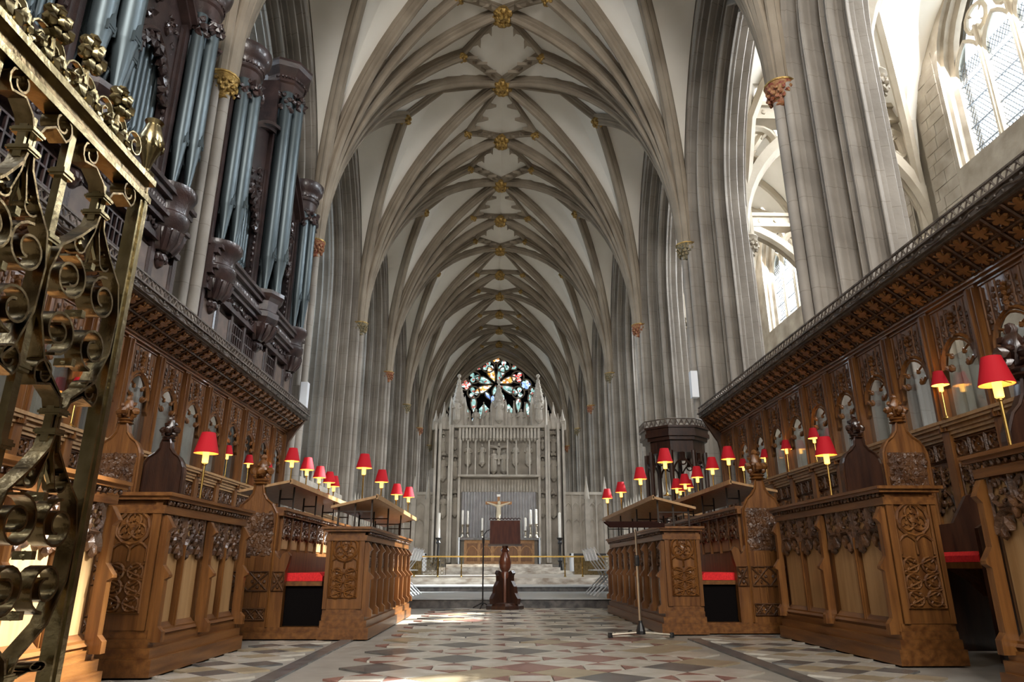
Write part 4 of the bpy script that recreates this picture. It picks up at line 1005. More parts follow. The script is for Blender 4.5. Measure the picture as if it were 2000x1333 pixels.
lamps([(11.82, 2.33), (9.97, 2.33), (9.05, 2.33), (6.29, 2.345), (10.8, 2.33)], 4.21, .9, 'on the right stall rail', 'lamps of the right back stalls', ['just left of the right poppyhead', 'just right of the right poppyhead', 'above the carved right lamp desk', 'smaller of the right pair', 'half hidden by the right poppyhead'])
lamps([(12.0, 2.0), (12.6, 2.0)], 3.3, .92, 'of two small ones under the dark turret', 'lamps of the right back stalls', ['nearer', 'farther'])
desk_lamp('red-shaded brass lamp alone on the dark carved desk on the right', 2.95, 6.15, 1.19, 1.1, 'lamps on the right near desks')
desk_lamp('largest red-shaded brass lamp, nearest on the right', 2.92, 3.86, 1.24, 1.13, 'lamps on the right near desks')
# ================================================================ ORGAN (local x towards the choir)
def pipe_mesh(r, h, foot=.5):
    mb = MB(); mb.lathe([(r * .3, 0), (r * .96, foot), (r, foot + .01), (r, h), (r * .96, h)], n=14)
    mb.box(r * .80, r * 1.02, -r * .48, r * .48, foot + .02, foot + .02 + r * .28); mb.box(r * .86, r * 1.06, -r * .6, -r * .48, foot - .02, foot + r * .9); mb.box(r * .86, r * 1.06, r * .48, r * .6, foot - .02, foot + r * .9)
    mb.prism([(-r * .5, foot + r * .5), (r * .5, foot + r * .5), (r * .3, foot + r * 1.6), (0, foot + r * 2.0), (-r * .3, foot + r * 1.6)], YZ, r * .86, r * 1.03)
    return mb.mesh('pipe', 'pipe', True)
PIPES = {}
def pipe(parent, x, y, z, r, h, foot=.5):
    k = (r, round(h, 2), foot)
    if k not in PIPES: PIPES[k] = pipe_mesh(r, h, foot)
    return put('pipe', PIPES[k], parent, (x, y, z))
def leafy(mb, y0, y1, z0, z1, x, n, r):
    for _ in range(n): mb.ball((x + rc.uniform(-.03, .05), rc.uniform(y0, y1), rc.uniform(z0, z1)), r * rc.uniform(.6, 1.3), 6, 1.2, .45)
def organ(yoff, label):
    t = thing('organ_case', label, 'organ', (-4.58, yoff, 0))
    # lower panelling
    y0, y1 = -2.45, 2.45
    part('base_wall', MB().box(-.3, -.02, y0, y1, 3.3, 4.8), 'organ', t)
    xs = [y0 + (y1 - y0) * i / 8 for i in range(9)]
    for i in range(8):
        a, b = xs[i] + .05, xs[i + 1] - .05
        if i in (2, 3, 5):
            g = part('grille', MB().box(-.02, .0, a, b, 3.55, 4.62), 'void', t); br = MB()
            for k in range(6): yy = a + (b - a) * k / 5; br.box(0, .03, yy - .012, yy + .012, 3.55, 4.62)
            for k in range(7): zz = 3.55 + 1.07 * k / 6; br.box(0, .028, a, b, zz - .012, zz + .012)
            put('lattice', br.mesh('lattice', 'organ'), g)
        else:
            part('panel', MB().box(-.02, .015, a, b, 3.55, 4.62), mat('organ_panel', (.085, .058, .045), (.15, .10, .075), .4, scale=6) if 'organ_panel' not in bpy.data.materials else bpy.data.materials['organ_panel'], t)
            part('panel_frame', MB().tube([(.02, a, 3.55), (.02, b, 3.55), (.02, b, 4.62), (.02, a, 4.62)], .022, 4, closed=True), 'organ', t)
    for y in xs: part('post', MB().box(-.02, .05, y - .05, y + .05, 3.3, 4.75), 'organ', t)
    im = MB()
    for z0, z1, o in ((4.72, 4.80, .10), (4.80, 4.98, .06), (4.98, 5.06, .14), (5.06, 5.12, .2), (5.12, 5.32, .12), (5.32, 5.40, .19), (5.40, 5.46, .24)): im.box(-.3, o, y0 - .02, y1 + .02, z0, z1)
    part('impost', im, 'organ', t)
    fz = MB()
    for i in range(int((y1 - y0) / .09)): fz.ball((.075, y0 + .05 + .09 * i, 4.89 + .03 * math.sin(i * 1.3)), .045, 6, 1, .4, .6)
    for i in range(int((y1 - y0) / .06)): fz.ball((.12, y0 + .03 + .06 * i, 5.22), .022, 5, 2.2, .1, .8)
    part('carved_frieze', fz, 'organ', t)
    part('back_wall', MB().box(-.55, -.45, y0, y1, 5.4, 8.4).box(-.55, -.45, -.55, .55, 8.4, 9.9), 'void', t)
    for (yc, r, ztop, poly, rp) in ((-2.1, .33, 8.55, 24, .115), (0, .40, 9.85, 8, .135), (2.05, .31, 8.30, 24, .10)):
        tw = part('tower_base', MB().lathe([(r * .75, 4.95), (r * .98, 5.06), (r * 1.0, 5.16), (r * .86, 5.20), (r * .9, 5.38), (r * 1.06, 5.44), (r * 1.16, 5.50), (r * 1.16, 5.57), (r * .5, 5.58)], (0.02, yc, 0), poly), 'organ', t, poly > 10)
        cb = MB(); cb.lathe([(.02, 4.42), (r * .22, 4.46), (r * .36, 4.56), (r * .30, 4.64), (r * .5, 4.72), (r * .78, 4.86), (r * .74, 4.97)], (.02, yc, 0), 14)
        for i in range(14):
            a = 2 * math.pi * i / 14
            cb.tube([(.02 + r * .42 * math.cos(a), yc + r * .42 * math.sin(a), 4.66), (.02 + r * .72 * math.cos(a), yc + r * .72 * math.sin(a), 4.78), (.02 + r * .86 * math.cos(a), yc + r * .86 * math.sin(a), 4.93), (.02 + r * .98 * math.cos(a), yc + r * .98 * math.sin(a), 4.91)], [.05, .05, .045, .02], 5)
            cb.ball((.02 + r * .3 * math.cos(a), yc + r * .3 * math.sin(a), 4.55), .035, 5, 1.5, .2)
        put('corbel', cb.mesh('corbel', 'organ', True), tw)
        for a in (-116, -58, 0, 58, 116):
            rr = rp * (1.0 if a == 0 else .93)
            pipe(t, .02 + (r * .74) * math.cos(R(a)), yc + (r * .74) * math.sin(R(a)), 5.57, rr, ztop - 5.45, .62 + .10 * math.cos(R(a * 1.1)))
        cp = part('tower_top', MB().lathe([(r * .9, ztop + .12), (r * .92, ztop + .35), (r * 1.02, ztop + .38), (r * 1.0, ztop + .55), (r * 1.12, ztop + .6), (r * 1.3, ztop + .68), (r * 1.36, ztop + .78), (r * 1.36, ztop + .84), (r * .4, ztop + .86)], (.02, yc, 0), poly), 'organ', t, poly > 10)
        sh = MB()
        for i in range(34):
            a = R(-95 + 190 * i / 33); q = r * (.95 + .12 * rc.random()); sh.ball((.02 + q * math.cos(a), yc + q * math.sin(a), ztop + .12 - .32 * rc.random() * (1 - .4 * math.cos(3 * a))), .055 * rc.uniform(.7, 1.3), 6, 1.1, .45)
        put('pipe_shade', sh.mesh('pipe_shade', 'organ'), cp)
        dn = MB()
        for i in range(22):
            a = R(-100 + 200 * i / 21); dn.ball((.02 + r * 1.02 * math.cos(a), yc + r * 1.02 * math.sin(a), ztop + .47), .028, 5, 1, .2)
        put('dentils', dn.mesh('dentils', 'organ'), cp)
        for sg_ in (-1, 1): part('pilaster', MB().box(-.3, .06, yc + sg_ * r * 1.08 - .05, yc + sg_ * r * 1.08 + .05, 5.46, ztop + .3), 'organ', t)
    for (ya, yb, lowright) in ((-1.70, -.48, False), (.48, 1.66, True)):
        c = (ya + yb) / 2; hw = (yb - ya) / 2
        for i in range(9):
            f = (i + .5) / 9; yy = ya + .08 + (yb - ya - .16) * f; hh = 1.55 + .55 * (1 - abs(f - .5) * 2)
            pipe(t, -.16, yy, 5.5, .052, round(hh + .45, 2), .42)
        op = pointed(2 * hw * .84, 6.7, .75, 6); out = [(-hw, 6.7)] + [(-hw + 2 * hw * i / (len(op) - 3), 8.0) for i in range(len(op) - 2)] + [(hw, 6.7)]
        part('arched_frame', MB().band([(c + a, b) for a, b in op], [(c + a, b) for a, b in out], YZ, -.10, .0).tube([(.01, c + a, b) for a, b in op], .035, 5), 'organ', t)
        part('jamb', MB().box(-.12, .02, ya - .04, ya + .07, 5.46, 8.0), 'organ', t); part('jamb', MB().box(-.12, .02, yb - .07, yb + .04, 5.46, 8.0), 'organ', t)
        cv = MB()
        for i, (a, b) in enumerate(op):
            for q in (.92, .78): cv.ball((.0, c + a * q, 6.7 + (b - 6.7) * q - .03), .06, 6, 1.3, .45)
        for sg_ in (-1, 1): leafy(cv, c + sg_ * hw * .55 - .18, c + sg_ * hw * .55 + .18, 7.35, 7.9, 0, 10, .05)
        for sg_ in (-1, 1):
            for k in range(9): cv.ball((-.02, c + sg_ * hw * .86, 5.7 + k * .12), .028, 5, 1.6, .3)
        part('pipe_carving', cv, 'organ', t)
        zt0, zt1 = (8.05, 8.9) if not lowright else (8.9, 8.05)
        rk = MB(); pts = [(ya - .05 + (yb - ya + .1) * i / 8, zt0 + (zt1 - zt0) * (i / 8 if lowright else i / 8) + .12 * math.sin(math.pi * i / 8)) for i in range(9)]
        rk.band([(a, b) for a, b in pts], [(a, b + .08) for a, b in pts], YZ, -.15, .10); rk.band([(a, b + .08) for a, b in pts], [(a, b + .15) for a, b in pts], YZ, -.15, .18); rk.band([(a, 7.95) for a, b in pts], pts, YZ, -.12, -.02)
        part('raking_cornice', rk, 'organ', t)
    return t
organ(12.4, 'dark walnut organ case of grey pipes between the two left piers')
organ(6.5, 'dark walnut organ case of grey pipes above the brass gate')

# ================================================================ BRASS GATE (open leaf, lying along the aisle)
gx, gy1 = -1.36, 2.37
gt = thing('brass_gate', 'open brass gate leaf of scrolled straps with a leafy crest', 'gate', (gx, gy1, 0))
part('stile', MB().box(-.022, .022, -.055, 0, 0, 1.98).box(-.028, .028, -.036, -.02, 0, 1.98), 'brass', gt)
part('rail', MB().box(-.03, .03, -1.35, .0, 1.945, 1.968), 'brass', gt); part('rail', MB().box(-.036, .036, -1.35, .005, 2.022, 2.046), 'brass', gt)
part('rail', MB().box(-.012, .012, -1.35, 0, 1.968, 2.022), 'brass_dark', gt); part('rail', MB().box(-.02, .02, -1.35, 0, .08, .12), 'brass', gt)
ybars = [-.463, -.807, -1.15]
for y in ybars:
    part('bar', MB().box(-.012, .012, y - .014, y + .014, .1, 1.95), 'brass', gt)
    for z in (.33, .55, .95, 1.17, 1.57, 1.79): part('collar', MB().box(-.022, .022, y - .023, y + .023, z - .014, z + .014).box(-.026, .026, y - .027, y + .027, z - .005, z + .005), 'brass', gt)
def spiral(cy, cz, r0, r1, a0, a1, n=16): return [(0, cy + (r0 + (r1 - r0) * i / n) * math.cos(R(a0 + (a1 - a0) * i / n)), cz + (r0 + (r1 - r0) * i / n) * math.sin(R(a0 + (a1 - a0) * i / n))) for i in range(n + 1)]
SW = .052
def lyre(w):
    """the straps between two gathered stems at z=0 (top) and z=-.74 (bottom); half width w"""
    out = []
    for s in (-1, 1):
        # outer strap: leaves the stem, swells to the bar and returns to the next stem
        out.append(MB().strap([(0, s * y, z) for y, z in ((.010, -.03), (.022, -.08), (w * .42, -.15), (w * .82, -.22), (w * .97, -.32), (w * .93, -.46), (w * .66, -.58), (.028, -.66), (.010, -.71))], (1, 0, 0), SW, .008))
        # inner strands flaring below the stem and curling back
        out.append(MB().strap([(0, s * y, z) for y, z in ((.006, -.03), (.012, -.10), (w * .2, -.17))] + [(0, s * (w * .36 + .03 * math.cos(R(t))), -.175 - .028 * math.sin(R(t))) for t in range(180, -150, -30)], (1, 0, 0), SW * .7, .006))
        for zc, rr, turn in ((-.30, .078, 1), (-.475, .074, -1)):       # paired C-scrolls
            c = s * w * .47; n = 26; pts = []
            for i in range(n + 1):
                f = i / n; r = rr * (1 - .70 * f); an = (90 if turn > 0 else -90) + (s * turn) * 540 * f; pts.append((0, c + r * 1.08 * math.cos(R(an)), zc + r * math.sin(R(an))))
            out.append(MB().strap(pts, (1, 0, 0), SW, .008))
        # small curls above the stem
        pts = [(0, s * .010, .03), (0, s * .03, .07), (0, s * w * .42, .10), (0, s * w * .74, .085)]
        for i in range(15): f = i / 14; r = .048 * (1 - .65 * f); an = -60 + 420 * f; pts.append((0, s * (w * .60 + r * math.cos(R(an))), .125 + r * math.sin(R(an))))
        out.append(MB().strap(pts, (1, 0, 0), SW, .007))
    return out
def leaf_tendril():
    mb = MB()
    for s in (-1, 1):
        mb.tube([(0, 0, 0), (0, s * .012, -.05), (0, s * .04, -.085), (0, s * .055, -.075), (0, s * .058, -.055)], [.005, .006, .008, .01, .003], 5)
    mb.tube([(0, 0, 0), (0, 0, -.06), (0, 0, -.12)], [.005, .009, .002], 5)
    return mb
panels = [(-.26, .20), (-.635, .165), (-.98, .165)]
for yc, w in panels:
    meshes = [m_.mesh('scroll', 'brass_dark', True) for m_ in lyre(w)]
    tm = leaf_tendril().mesh('tendril', 'brass'); cm = MB().box(-.03, .03, -.024, .024, -.01, .01).box(-.034, .034, -.028, .028, -.004, .004).mesh('collar', 'brass')
    kn = MB().ball((0, 0, 0), .014, 6).box(-.028, .028, -.010, .010, -.012, .012).mesh('knot', 'brass')
    for z in (1.79, 1.05, .31):
        for m_ in meshes: put('scroll', m_, gt, (0, yc, z), scale=(1, 1, 1 if z > .5 else .36))
        put('collar', cm, gt, (0, yc, z - .03)); put('collar', cm, gt, (0, yc, z + .03)); put('tendril', tm, gt, (0, yc, z - .09))
        part('stem', MB().box(-.014, .014, yc - .008, yc + .008, z - .08, z + .08).box(-.012, .012, yc - .023, yc - .014, z - .06, z + .06).box(-.012, .012, yc + .014, yc + .023, z - .06, z + .06), 'brass', gt)
        if z > .5:
            for dz in (-.222, -.388, -.55): put('knot', kn, gt, (0, yc, z + dz))
def fleuron():
    mb = MB(); mb.tube([(0, 0, 0), (0, .01, .06), (0, -.005, .14)], .012, 6)
    for i in range(7): a = 2 * math.pi * i / 7; mb.ball((0.01, .045 * math.cos(a), .20 + .045 * math.sin(a)), .024, 6, 1, .15)
    mb.ball((.02, 0, .20), .026, 7)
    for s in (-1, 1):
        for k in range(5): mb.ball((.005, s * (.02 + .018 * k), .05 + .025 * math.sin(k * .9)), .024 - .002 * k, 6, 1.2, .25)
    return mb
def tendril_scroll(s): return MB().strap(spiral(s * .06, .075, .055, .015, 180 if s > 0 else 0, (180 - s * 460) if s > 0 else 460, 18), (1, 0, 0), .018, .005)
FLE = fleuron().mesh('fleuron', 'brass', True); TS = [tendril_scroll(s).mesh('crest_scroll', 'brass') for s in (-1, 1)]
for i, y in enumerate((-.26, -.46, -.635, -.81, -.98, -1.15)):
    put('fleuron', FLE, gt, (0, y, 2.045), scale=(1, 1, 1.0 if i % 2 else .82))
    for m_ in TS: put('crest_scroll', m_, gt, (0, y + .07, 2.045))
ur = MB().lathe([(.03, 0), (.034, .02), (.014, .04), (.02, .07), (.04, .12), (.046, .17), (.034, .21), (.026, .235), (.036, .25), (.02, .262)], (0, -.02, 2.046), 14)
for i in range(8): ur.ball((.04 * math.cos(i * .785), -.02 + .04 * math.sin(i * .785), 2.19), .014, 5, 1.8, .2)
part('urn', ur, 'brass', gt, True)

# ================================================================ REREDOS
RY = 30.9
def rp(u, v, Y=RY): return to_plane(u, v, Y)
rer = thing('reredos', 'tall carved stone altar screen with niches, statues and spires', 'altar screen', (0, RY, 0))
def rbox(name, u0, u1, v0, v1, d0, d1, m='reredos'):
    vm = (v0 + v1) / 2; x0, x1 = rp(u0, vm)[0], rp(u1, vm)[0]; z1, z0 = rp(u0, v0)[1], rp(u0, v1)[1]
    return part(name, MB().box(x0, x1, d0, d1, z0, z1), m, rer)
rbox('core', 848, 1102, 838, 1103, .35, .7)
def statue_mesh(var):
    mb = MB(); r_ = random.Random(var)
    mb.lathe([(.17, 0), (.185, .03), (.165, .3), (.15, .5), (.165, .66), (.18, .76), (.13, .83), (.055, .86), (.05, .88)], n=10, sy=.75)
    for i in range(6): a = -math.pi * (i + .5) / 6; mb.tube([(.16 * math.cos(a), .13 * math.sin(a), .02), (.14 * math.cos(a), .11 * math.sin(a), .5)], .018, 4)
    mb.ball((0, -.01, .935), .066, 8, 1.2); mb.ball((0, .015, .955), .068, 7, 1.05)
    mb.tube([(-.165, -.01, .75), (-.19, -.06, .58), (-.08, -.15, .55 + .06 * var)], [.05, .042, .03], 6); mb.tube([(.165, -.01, .75), (.19, -.06, .58), (.06, -.15, .52)], [.05, .042, .03], 6)
    return mb.mesh('statue', 'reredos', True)
STAT = [statue_mesh(i) for i in range(3)]
def canopy_mesh():
    mb = MB(); mb.lathe([(.27, .0), (.30, .05), (.24, .12), (.26, .16), (.12, .42), (.05, .7), (.02, .78)], n=6)
    for i in range(6): a = math.pi * i / 3; mb.lathe([(.035, -.08), (.035, .15), (.0, .32)], (.27 * math.cos(a), .27 * math.sin(a), 0), 4)
    return mb.mesh('niche_canopy', 'reredos')
NC = canopy_mesh()
PED = MB().lathe([(.05, -.3), (.12, -.16), (.2, -.06), (.22, 0)], n=8).mesh('pedestal', 'reredos')
ns = [0]
def statue(u, vtop, vbot, dy=.12, canopy=True):
    x, zt = rp(u, vtop); _, zb = rp(u, vbot); h = zt - zb; ns[0] += 1
    o = put('statue', STAT[ns[0] % 3], rer, (x, dy, zb), scale=(h, h, h)); put('pedestal', PED, rer, (x, dy, zb), scale=(h * .9, h * .9, h * .6))
    if canopy: put('niche_canopy', NC, rer, (x, dy, zt + h * .06), scale=(h * .7, h * .7, h * .35))
# buttress shafts and outer niches
def spire(u, vbase, vtip, w, crockets=True):
    x, z0 = rp(u, vbase); _, z1 = rp(u, vtip); h = z1 - z0; mb = MB()
    mb.box(-w / 2, w / 2, -w / 2, w / 2, 0, h * .42); mb.lathe([(w * .68, h * .40), (w * .5, h * .45), (.01, h * .97)], n=6); mb.ball((0, 0, h * .97), w * .16, 6)
    for s in (-1, 1):
        for s2 in (-1, 1): mb.lathe([(w * .13, 0), (w * .13, h * .42), (0, h * .58)], (s * w * .5, s2 * w * .5, 0), 4)
    if crockets:
        for i in range(6):
            f = .48 + .08 * i; rr = w * .5 * (1 - (f - .45) / .52)
            for a in range(6): mb.ball((rr * math.cos(a * 1.047), rr * math.sin(a * 1.047), h * f), w * .07, 5)
    put('spire', mb.mesh('spire', 'reredos'), rer, (x, .25, z0))
for u in (849, 857.5, 876.5, 881.5, 896.5, 1053.5, 1067.5, 1072.5, 1091.5, 1101):
    rbox('buttress', u - 2.2, u + 2.2, 832, 1100, -.35 if u in (857.5, 1091.5, 849, 1101) else -.22, .4)
    rbox('buttress', u - 1.1, u + 1.1, 826, 1100, -.02, .3)
for u, v1, vt in ((850, 838, 800), (858, 838, 806), (866, 838, 783), (877, 838, 800), (1072, 838, 800), (1082, 838, 783), (1091, 838, 806), (1100, 838, 798), (908, 838, 812), (926, 838, 806), (944, 838, 783), (1004, 838, 780), (1026, 838, 783), (1045, 838, 806), (958, 838, 812), (990, 838, 812), (1015, 838, 812)): spire(u, v1, vt, .22, False)
for u, vt in ((853, 812), (862, 808), (872, 806), (884, 804), (901, 816), (917, 800), (936, 812), (949, 806), (963, 806), (984, 806), (999, 808), (1012, 798), (1034, 804), (1063, 806), (1067, 812), (1077, 806), (1087, 808), (1096, 812)): spire(u, 838, vt, .15, False)
for u, v0, vt in ((894, 836, 729), (974, 836, 741), (1052.5, 836, 729)): spire(u, v0, vt, .62)
for u in (893, 975, 1052): statue(u, 782, 822, -.12, False)
for u in (930, 953, 994, 1018, 1042, 908): statue(u, 799, 836, .1, False)
for u in (866, 1081): statue(u, 850, 880); statue(u, 892, 933); statue(u, 968, 1006); 
for u in (889, 1060): statue(u, 855, 875); statue(u, 895, 930); statue(u, 966, 1004)
# upper panel: crucifixion between saints under a row of hanging canopies
rbox('upper_panel', 897, 1052, 838, 932, .26, .40)
rbox('cornice', 895, 1054, 834, 838, -.34, .3); rbox('cornice', 895, 1054, 929, 933, -.34, .3)
for i in range(24):
    u = 899 + 152 * i / 23; x, zt = rp(u, 838); _, zb = rp(u, 860 + 3 * math.sin(i * 1.57)); put('hanging_canopy', bpy.data.meshes.get('hang') or MB().box(-.05, .05, -.1, .1, -.48, 0).lathe([(.0, -.62), (.06, -.5), (.07, -.45)], n=6).mesh('hang', 'reredos'), rer, (x, -.16, zt))
for u in (900, 914, 929, 955, 991, 1008, 1034, 1049):
    rbox('pillar', u - 1.5, u + 1.5, 862, 930, -.28, .26)
for u in (915.5 - .5, 942, 1007 - 1, 1032): statue(u, 868, 905, 0, False)
for u in (964, 985): statue(u, 880, 920, 0, False)
x, z = rp(974.5, 870); hgt = z - rp(974.5, 908)[1]
cr_ = MB(); cr_.box(-.05, .05, .0, .06, -hgt, .1); cr_.box(-.42, .42, .0, .06, -.12, -.02); cr_.tube([(0, -.04, -hgt * .8), (0, -.07, -hgt * .45), (0, -.06, -.3), (0, -.05, -.12)], [.04, .07, .1, .07], 6); cr_.ball((0, -.07, .0), .075, 7); cr_.tube([(-.4, -.04, -.02), (0, -.05, -.16), (.4, -.04, -.02)], [.03, .05, .03], 5)
put('crucifixion_relief', cr_.mesh('crucifixion_relief', 'reredos', True), rer, (x, .0, z))
# fluted stone band and grey curtain
cu = MB(); x0, zt = rp(900, 936); x1, zb = rp(1050, 961); n = 26
for i in range(n): xx = x0 + (x1 - x0) * (i + .5) / n; cu.box(xx - .035, xx + .035, .1, .2, zb, zt)
part('fluted_band', cu, 'reredos', rer); rbox('band_back', 899, 1051, 933, 962, .18, .36)
x0, zt = rp(901, 961); x1, zb = rp(1049, 1056); pts = []
for i in range(26 * 6 + 1): pts.append((x0 + (x1 - x0) * i / 156, .10 + .07 * math.cos(i * math.pi / 3)))
cu = MB(); n = len(pts); cu.add([(a, b, zb) for a, b in pts] + [(a, b, zt) for a, b in pts], [(i, i + 1, n + i + 1, n + i) for i in range(n - 1)])
cto = part('hanging_curtain', cu, 'curtain', None, True, loc=(0, RY, 0)); tag(cto, 'grey pleated curtain hanging behind the altar', 'curtain')
# plain side screens of blind panelling
for s, (u0, u1) in ((-1, (800, 847)), (1, (1103, 1186))):
    t = struct('wall_screen_' + ('left' if s < 0 else 'right'), f'{"left" if s < 0 else "right"} panelled stone screen beside the altar screen', loc=(0, RY, 0))
    xa, zt = rp(u0 - (0 if s > 0 else 10), 966); xb, zb = rp(u1, 1100)
    part('screen_wall', MB().box(xa, xb, .3, .5, .3, zt), 'reredos', t); part('coping', MB().box(xa, xb, .2, .55, zt, zt + .12), 'reredos', t)
    k = max(3, int((xb - xa) / .35))
    for i in range(k + 1):
        xx = xa + (xb - xa) * i / k; part('mullion', MB().box(xx - .03, xx + .03, .22, .3, .4, zt), 'reredos', t)
        if i < k:
            for zz in (zt - .2, zt - .9, 1.2): part('tracery', MB().tube([(xx + (xb - xa) / k / 2 + a, .27, b) for a, b in pointed((xb - xa) / k * .9, zz - .45, .3, 4)], .03, 4), 'reredos', t)
    for u in ((808, 835) if s < 0 else (1147, 1183)):
        x_, z_ = rp(u, 975); part('pinnacle', MB().box(x_ - .1, x_ + .1, .05, .3, .4, z_).lathe([(.14, z_), (.1, z_ + .3), (.01, z_ + 1.0)], (x_, .2, 0), 6), 'reredos', t)
# ================================================================ ALTAR AND ITS THINGS
AYf = 28.9
def ap(u, v): return to_plane(u, v, AYf)
xa, zt = ap(897, 1051); xb, zb = ap(1054, 1103); zb = .74
al = thing('altar', 'oak-fronted altar with a dark top and pale cloth ends', 'altar', (0, AYf, 0))
part('top', MB().box(xa - .05, xb + .05, -.08, 1.0, zt - .09, zt), 'darkstep', al)
part('front', MB().box(xa + .2, xb - .2, .06, .9, zb, zt - .09), 'frontal', al)
for i in range(5):
    a = xa + .25 + (xb - xa - .5) * i / 5; w_ = (xb - xa - .5) / 5
    part('panel', MB().box(a + .06, a + w_ - .06, .03, .07, zb + .12, zt - .22), 'oak', al); part('tracery', MB().tube([(a + w_ / 2 + p, .02, q) for p, q in pointed(w_ * .8, zt - .6, .28, 5)], .02, 4), 'frontal', al)
for x_ in (xa - .03, xb - .02): part('cloth_end', MB().box(x_, x_ + .05, -.10, 1.02, zb, zt + .01), 'paleblue', al)
def candle(label, x, y, zbase, zstick, ztop, r, m, group):
    t = thing('candlestick', label, 'candle', (x, y, zbase), group=group); h = zstick - zbase; q = r * 1.6
    part('stick', MB().lathe([(q * 1.45, 0), (q * 1.45, h * .04), (q * .9, h * .1), (q * .6, h * .3), (q * 1.2, h * .36), (q * .6, h * .42), (q * .55, h * .8), (q * 1.1, h * .86), (q * .6, h * .92), (q * 1.45, h * .98), (q * 1.45, h)], n=10), m, t, True)
    part('candle', MB().lathe([(r, h), (r, ztop - zbase), (r * .6, ztop - zbase + r * .3)], n=8).tube([(0, 0, ztop - zbase), (0, 0, ztop - zbase + .03)], .004, 4), 'candle', t, True); return t
for u, vt, vs_, nm in ((904, 998, 1025, 'far left'), (914, 999, 1025, 'inner left'), (942, 1013, 1037, 'short one left of the crucifix'), (1026, 1013, 1037, 'short one right of the lectern'), (1036, 997, 1025, 'inner right'), (1047, 996, 1024, 'far right')):
    x, z1 = to_plane(u, vt, 29.5); _, z2 = to_plane(u, vs_, 29.5)
    candle(f'white altar candle in a slim silver stick, {nm}', x, 29.5, zt, z2, z1, .042, 'steel', 'candles on the altar')
for u, nm in ((858, 'left'), (1092.5, 'right')):
    x, z1 = to_plane(u, 1003, 28.0); candle(f'tall white candle on a dark floor stand {nm} of the altar', x, 28.0, .395, to_plane(u, 1051, 28)[1], z1, .055, 'black', 'floor candlesticks')
x, z = to_plane(974, 966, 29.6)
cx_ = thing('crucifix', 'wooden crucifix with a pale figure standing on the altar', 'crucifix', (x, 29.6, zt))
zz = z - zt; part('cross', MB().box(-.05, .05, 0, .05, .0, zz).box(-.55, .55, -.005, .05, zz - .42, zz - .30).lathe([(.2, 0), (.2, .06), (.1, .12)], (0, .02, 0), 8), 'wood_cross', cx_)
part('title', MB().box(-.08, .08, -.02, .0, zz - .1, zz + .0), 'candle', cx_)
fg = MB(); fg.tube([(0, -.05, zz - 1.5), (.02, -.08, zz - 1.2), (-.02, -.10, zz - .95), (0, -.07, zz - .8), (0, -.07, zz - .62), (0, -.06, zz - .48), (0, -.07, zz - .42)], [.04, .055, .085, .10, .09, .11, .05], 8); fg.ball((.02, -.10, zz - .36), .07, 8, 1.2)
fg.tube([(-.48, -.03, zz - .34), (-.25, -.05, zz - .42), (0, -.06, zz - .52), (.25, -.05, zz - .42), (.48, -.03, zz - .34)], [.025, .035, .07, .035, .025], 7)
part('figure', fg, 'skin', cx_, True)
# altar rail
rl = thing('altar_rail', 'long low brass altar rail with scrolled grille panels', 'rail', (0, 18.6, .395))
part('hand_rail', MB().box(-3.6, 3.9, -.03, .03, .475, .51), 'lampbrass', rl)
for x_ in (-2.6, -2.1, -1.5, -.9, 1.75, 2.2, 2.75, 3.3): part('post', MB().lathe([(.035, 0), (.02, .03), (.014, .2), (.02, .24), (.014, .3), (.018, .475)], (x_, 0, 0), 8), 'lampbrass', rl)
for x0_, x1_ in ((-2.58, -2.12), (-2.08, -1.52), (-1.48, -1.3), (2.22, 2.73), (2.77, 3.28), (3.3, 3.8)):
    gm = MB(); gm.tube([(x0_, 0, .05), (x1_, 0, .05), (x1_, 0, .44), (x0_, 0, .44)], .008, 4, closed=True); k = max(1, int((x1_ - x0_) / .11))
    for i in range(k):
        for j in range(4): cx2 = x0_ + (x1_ - x0_) * (i + .5) / k; gm.tube([(cx2 + .045 * math.cos(R(a)), 0, .10 + j * .095 + .045 * math.sin(R(a))) for a in range(0, 360, 60)], .006, 3, closed=True)
    part('grille', gm, 'brass', rl)
# ================================================================ LECTERN, STANDS, CHAIRS
lc = thing('lectern', 'dark carved wooden lectern on a turned baluster before the altar steps', 'lectern', (.135, 11.72, 0))
part('base', MB().lathe([(.30, 0), (.30, .05), (.26, .09), (.2, .10)], n=8), 'oak_dark', lc)
for i in range(4):
    a = R(45 + 90 * i); d = V(math.cos(a), math.sin(a), 0)
    fr = MB(); pl = [(.05, .08), (.30, .08), (.31, .16), (.25, .24), (.23, .34), (.17, .42), (.17, .5), (.20, .54), (.17, .58), (.12, .56), (.11, .48), (.05, .44)]
    fr.prism(pl, lambda p, q, t_: tuple(d * p + V(-d.y, d.x, 0) * t_ + V(0, 0, q)), -.035, .035); part('scroll_foot', fr, 'oak_dark', lc)
part('baluster', MB().lathe([(.07, .1), (.075, .5), (.055, .56), (.09, .62), (.10, .70), (.085, .78), (.05, .86), (.075, .89), (.05, .92), (.055, 1.0), (.075, 1.04), (.05, 1.08), (.06, 1.14)], n=14), mat('red_walnut', (.09, .028, .014), None, .25), lc, True)
bd = MB(); bd.hexa([(-.25, -.10, .98), (.25, -.10, .98), (.25, -.06, .98), (-.25, -.06, .98), (-.245, -.0, 1.36), (.245, 0, 1.36), (.245, .04, 1.36), (-.245, .04, 1.36)])
part('desk_board', bd, mat('lectern_walnut', (.035, .010, .006), (.06, .017, .009), .6, scale=5, stretch=(6, 1, 1), spec=.15), lc)
part('ledge', MB().box(-.27, .27, -.14, .0, .955, .985), 'oak_dark', lc)
ct = MB()
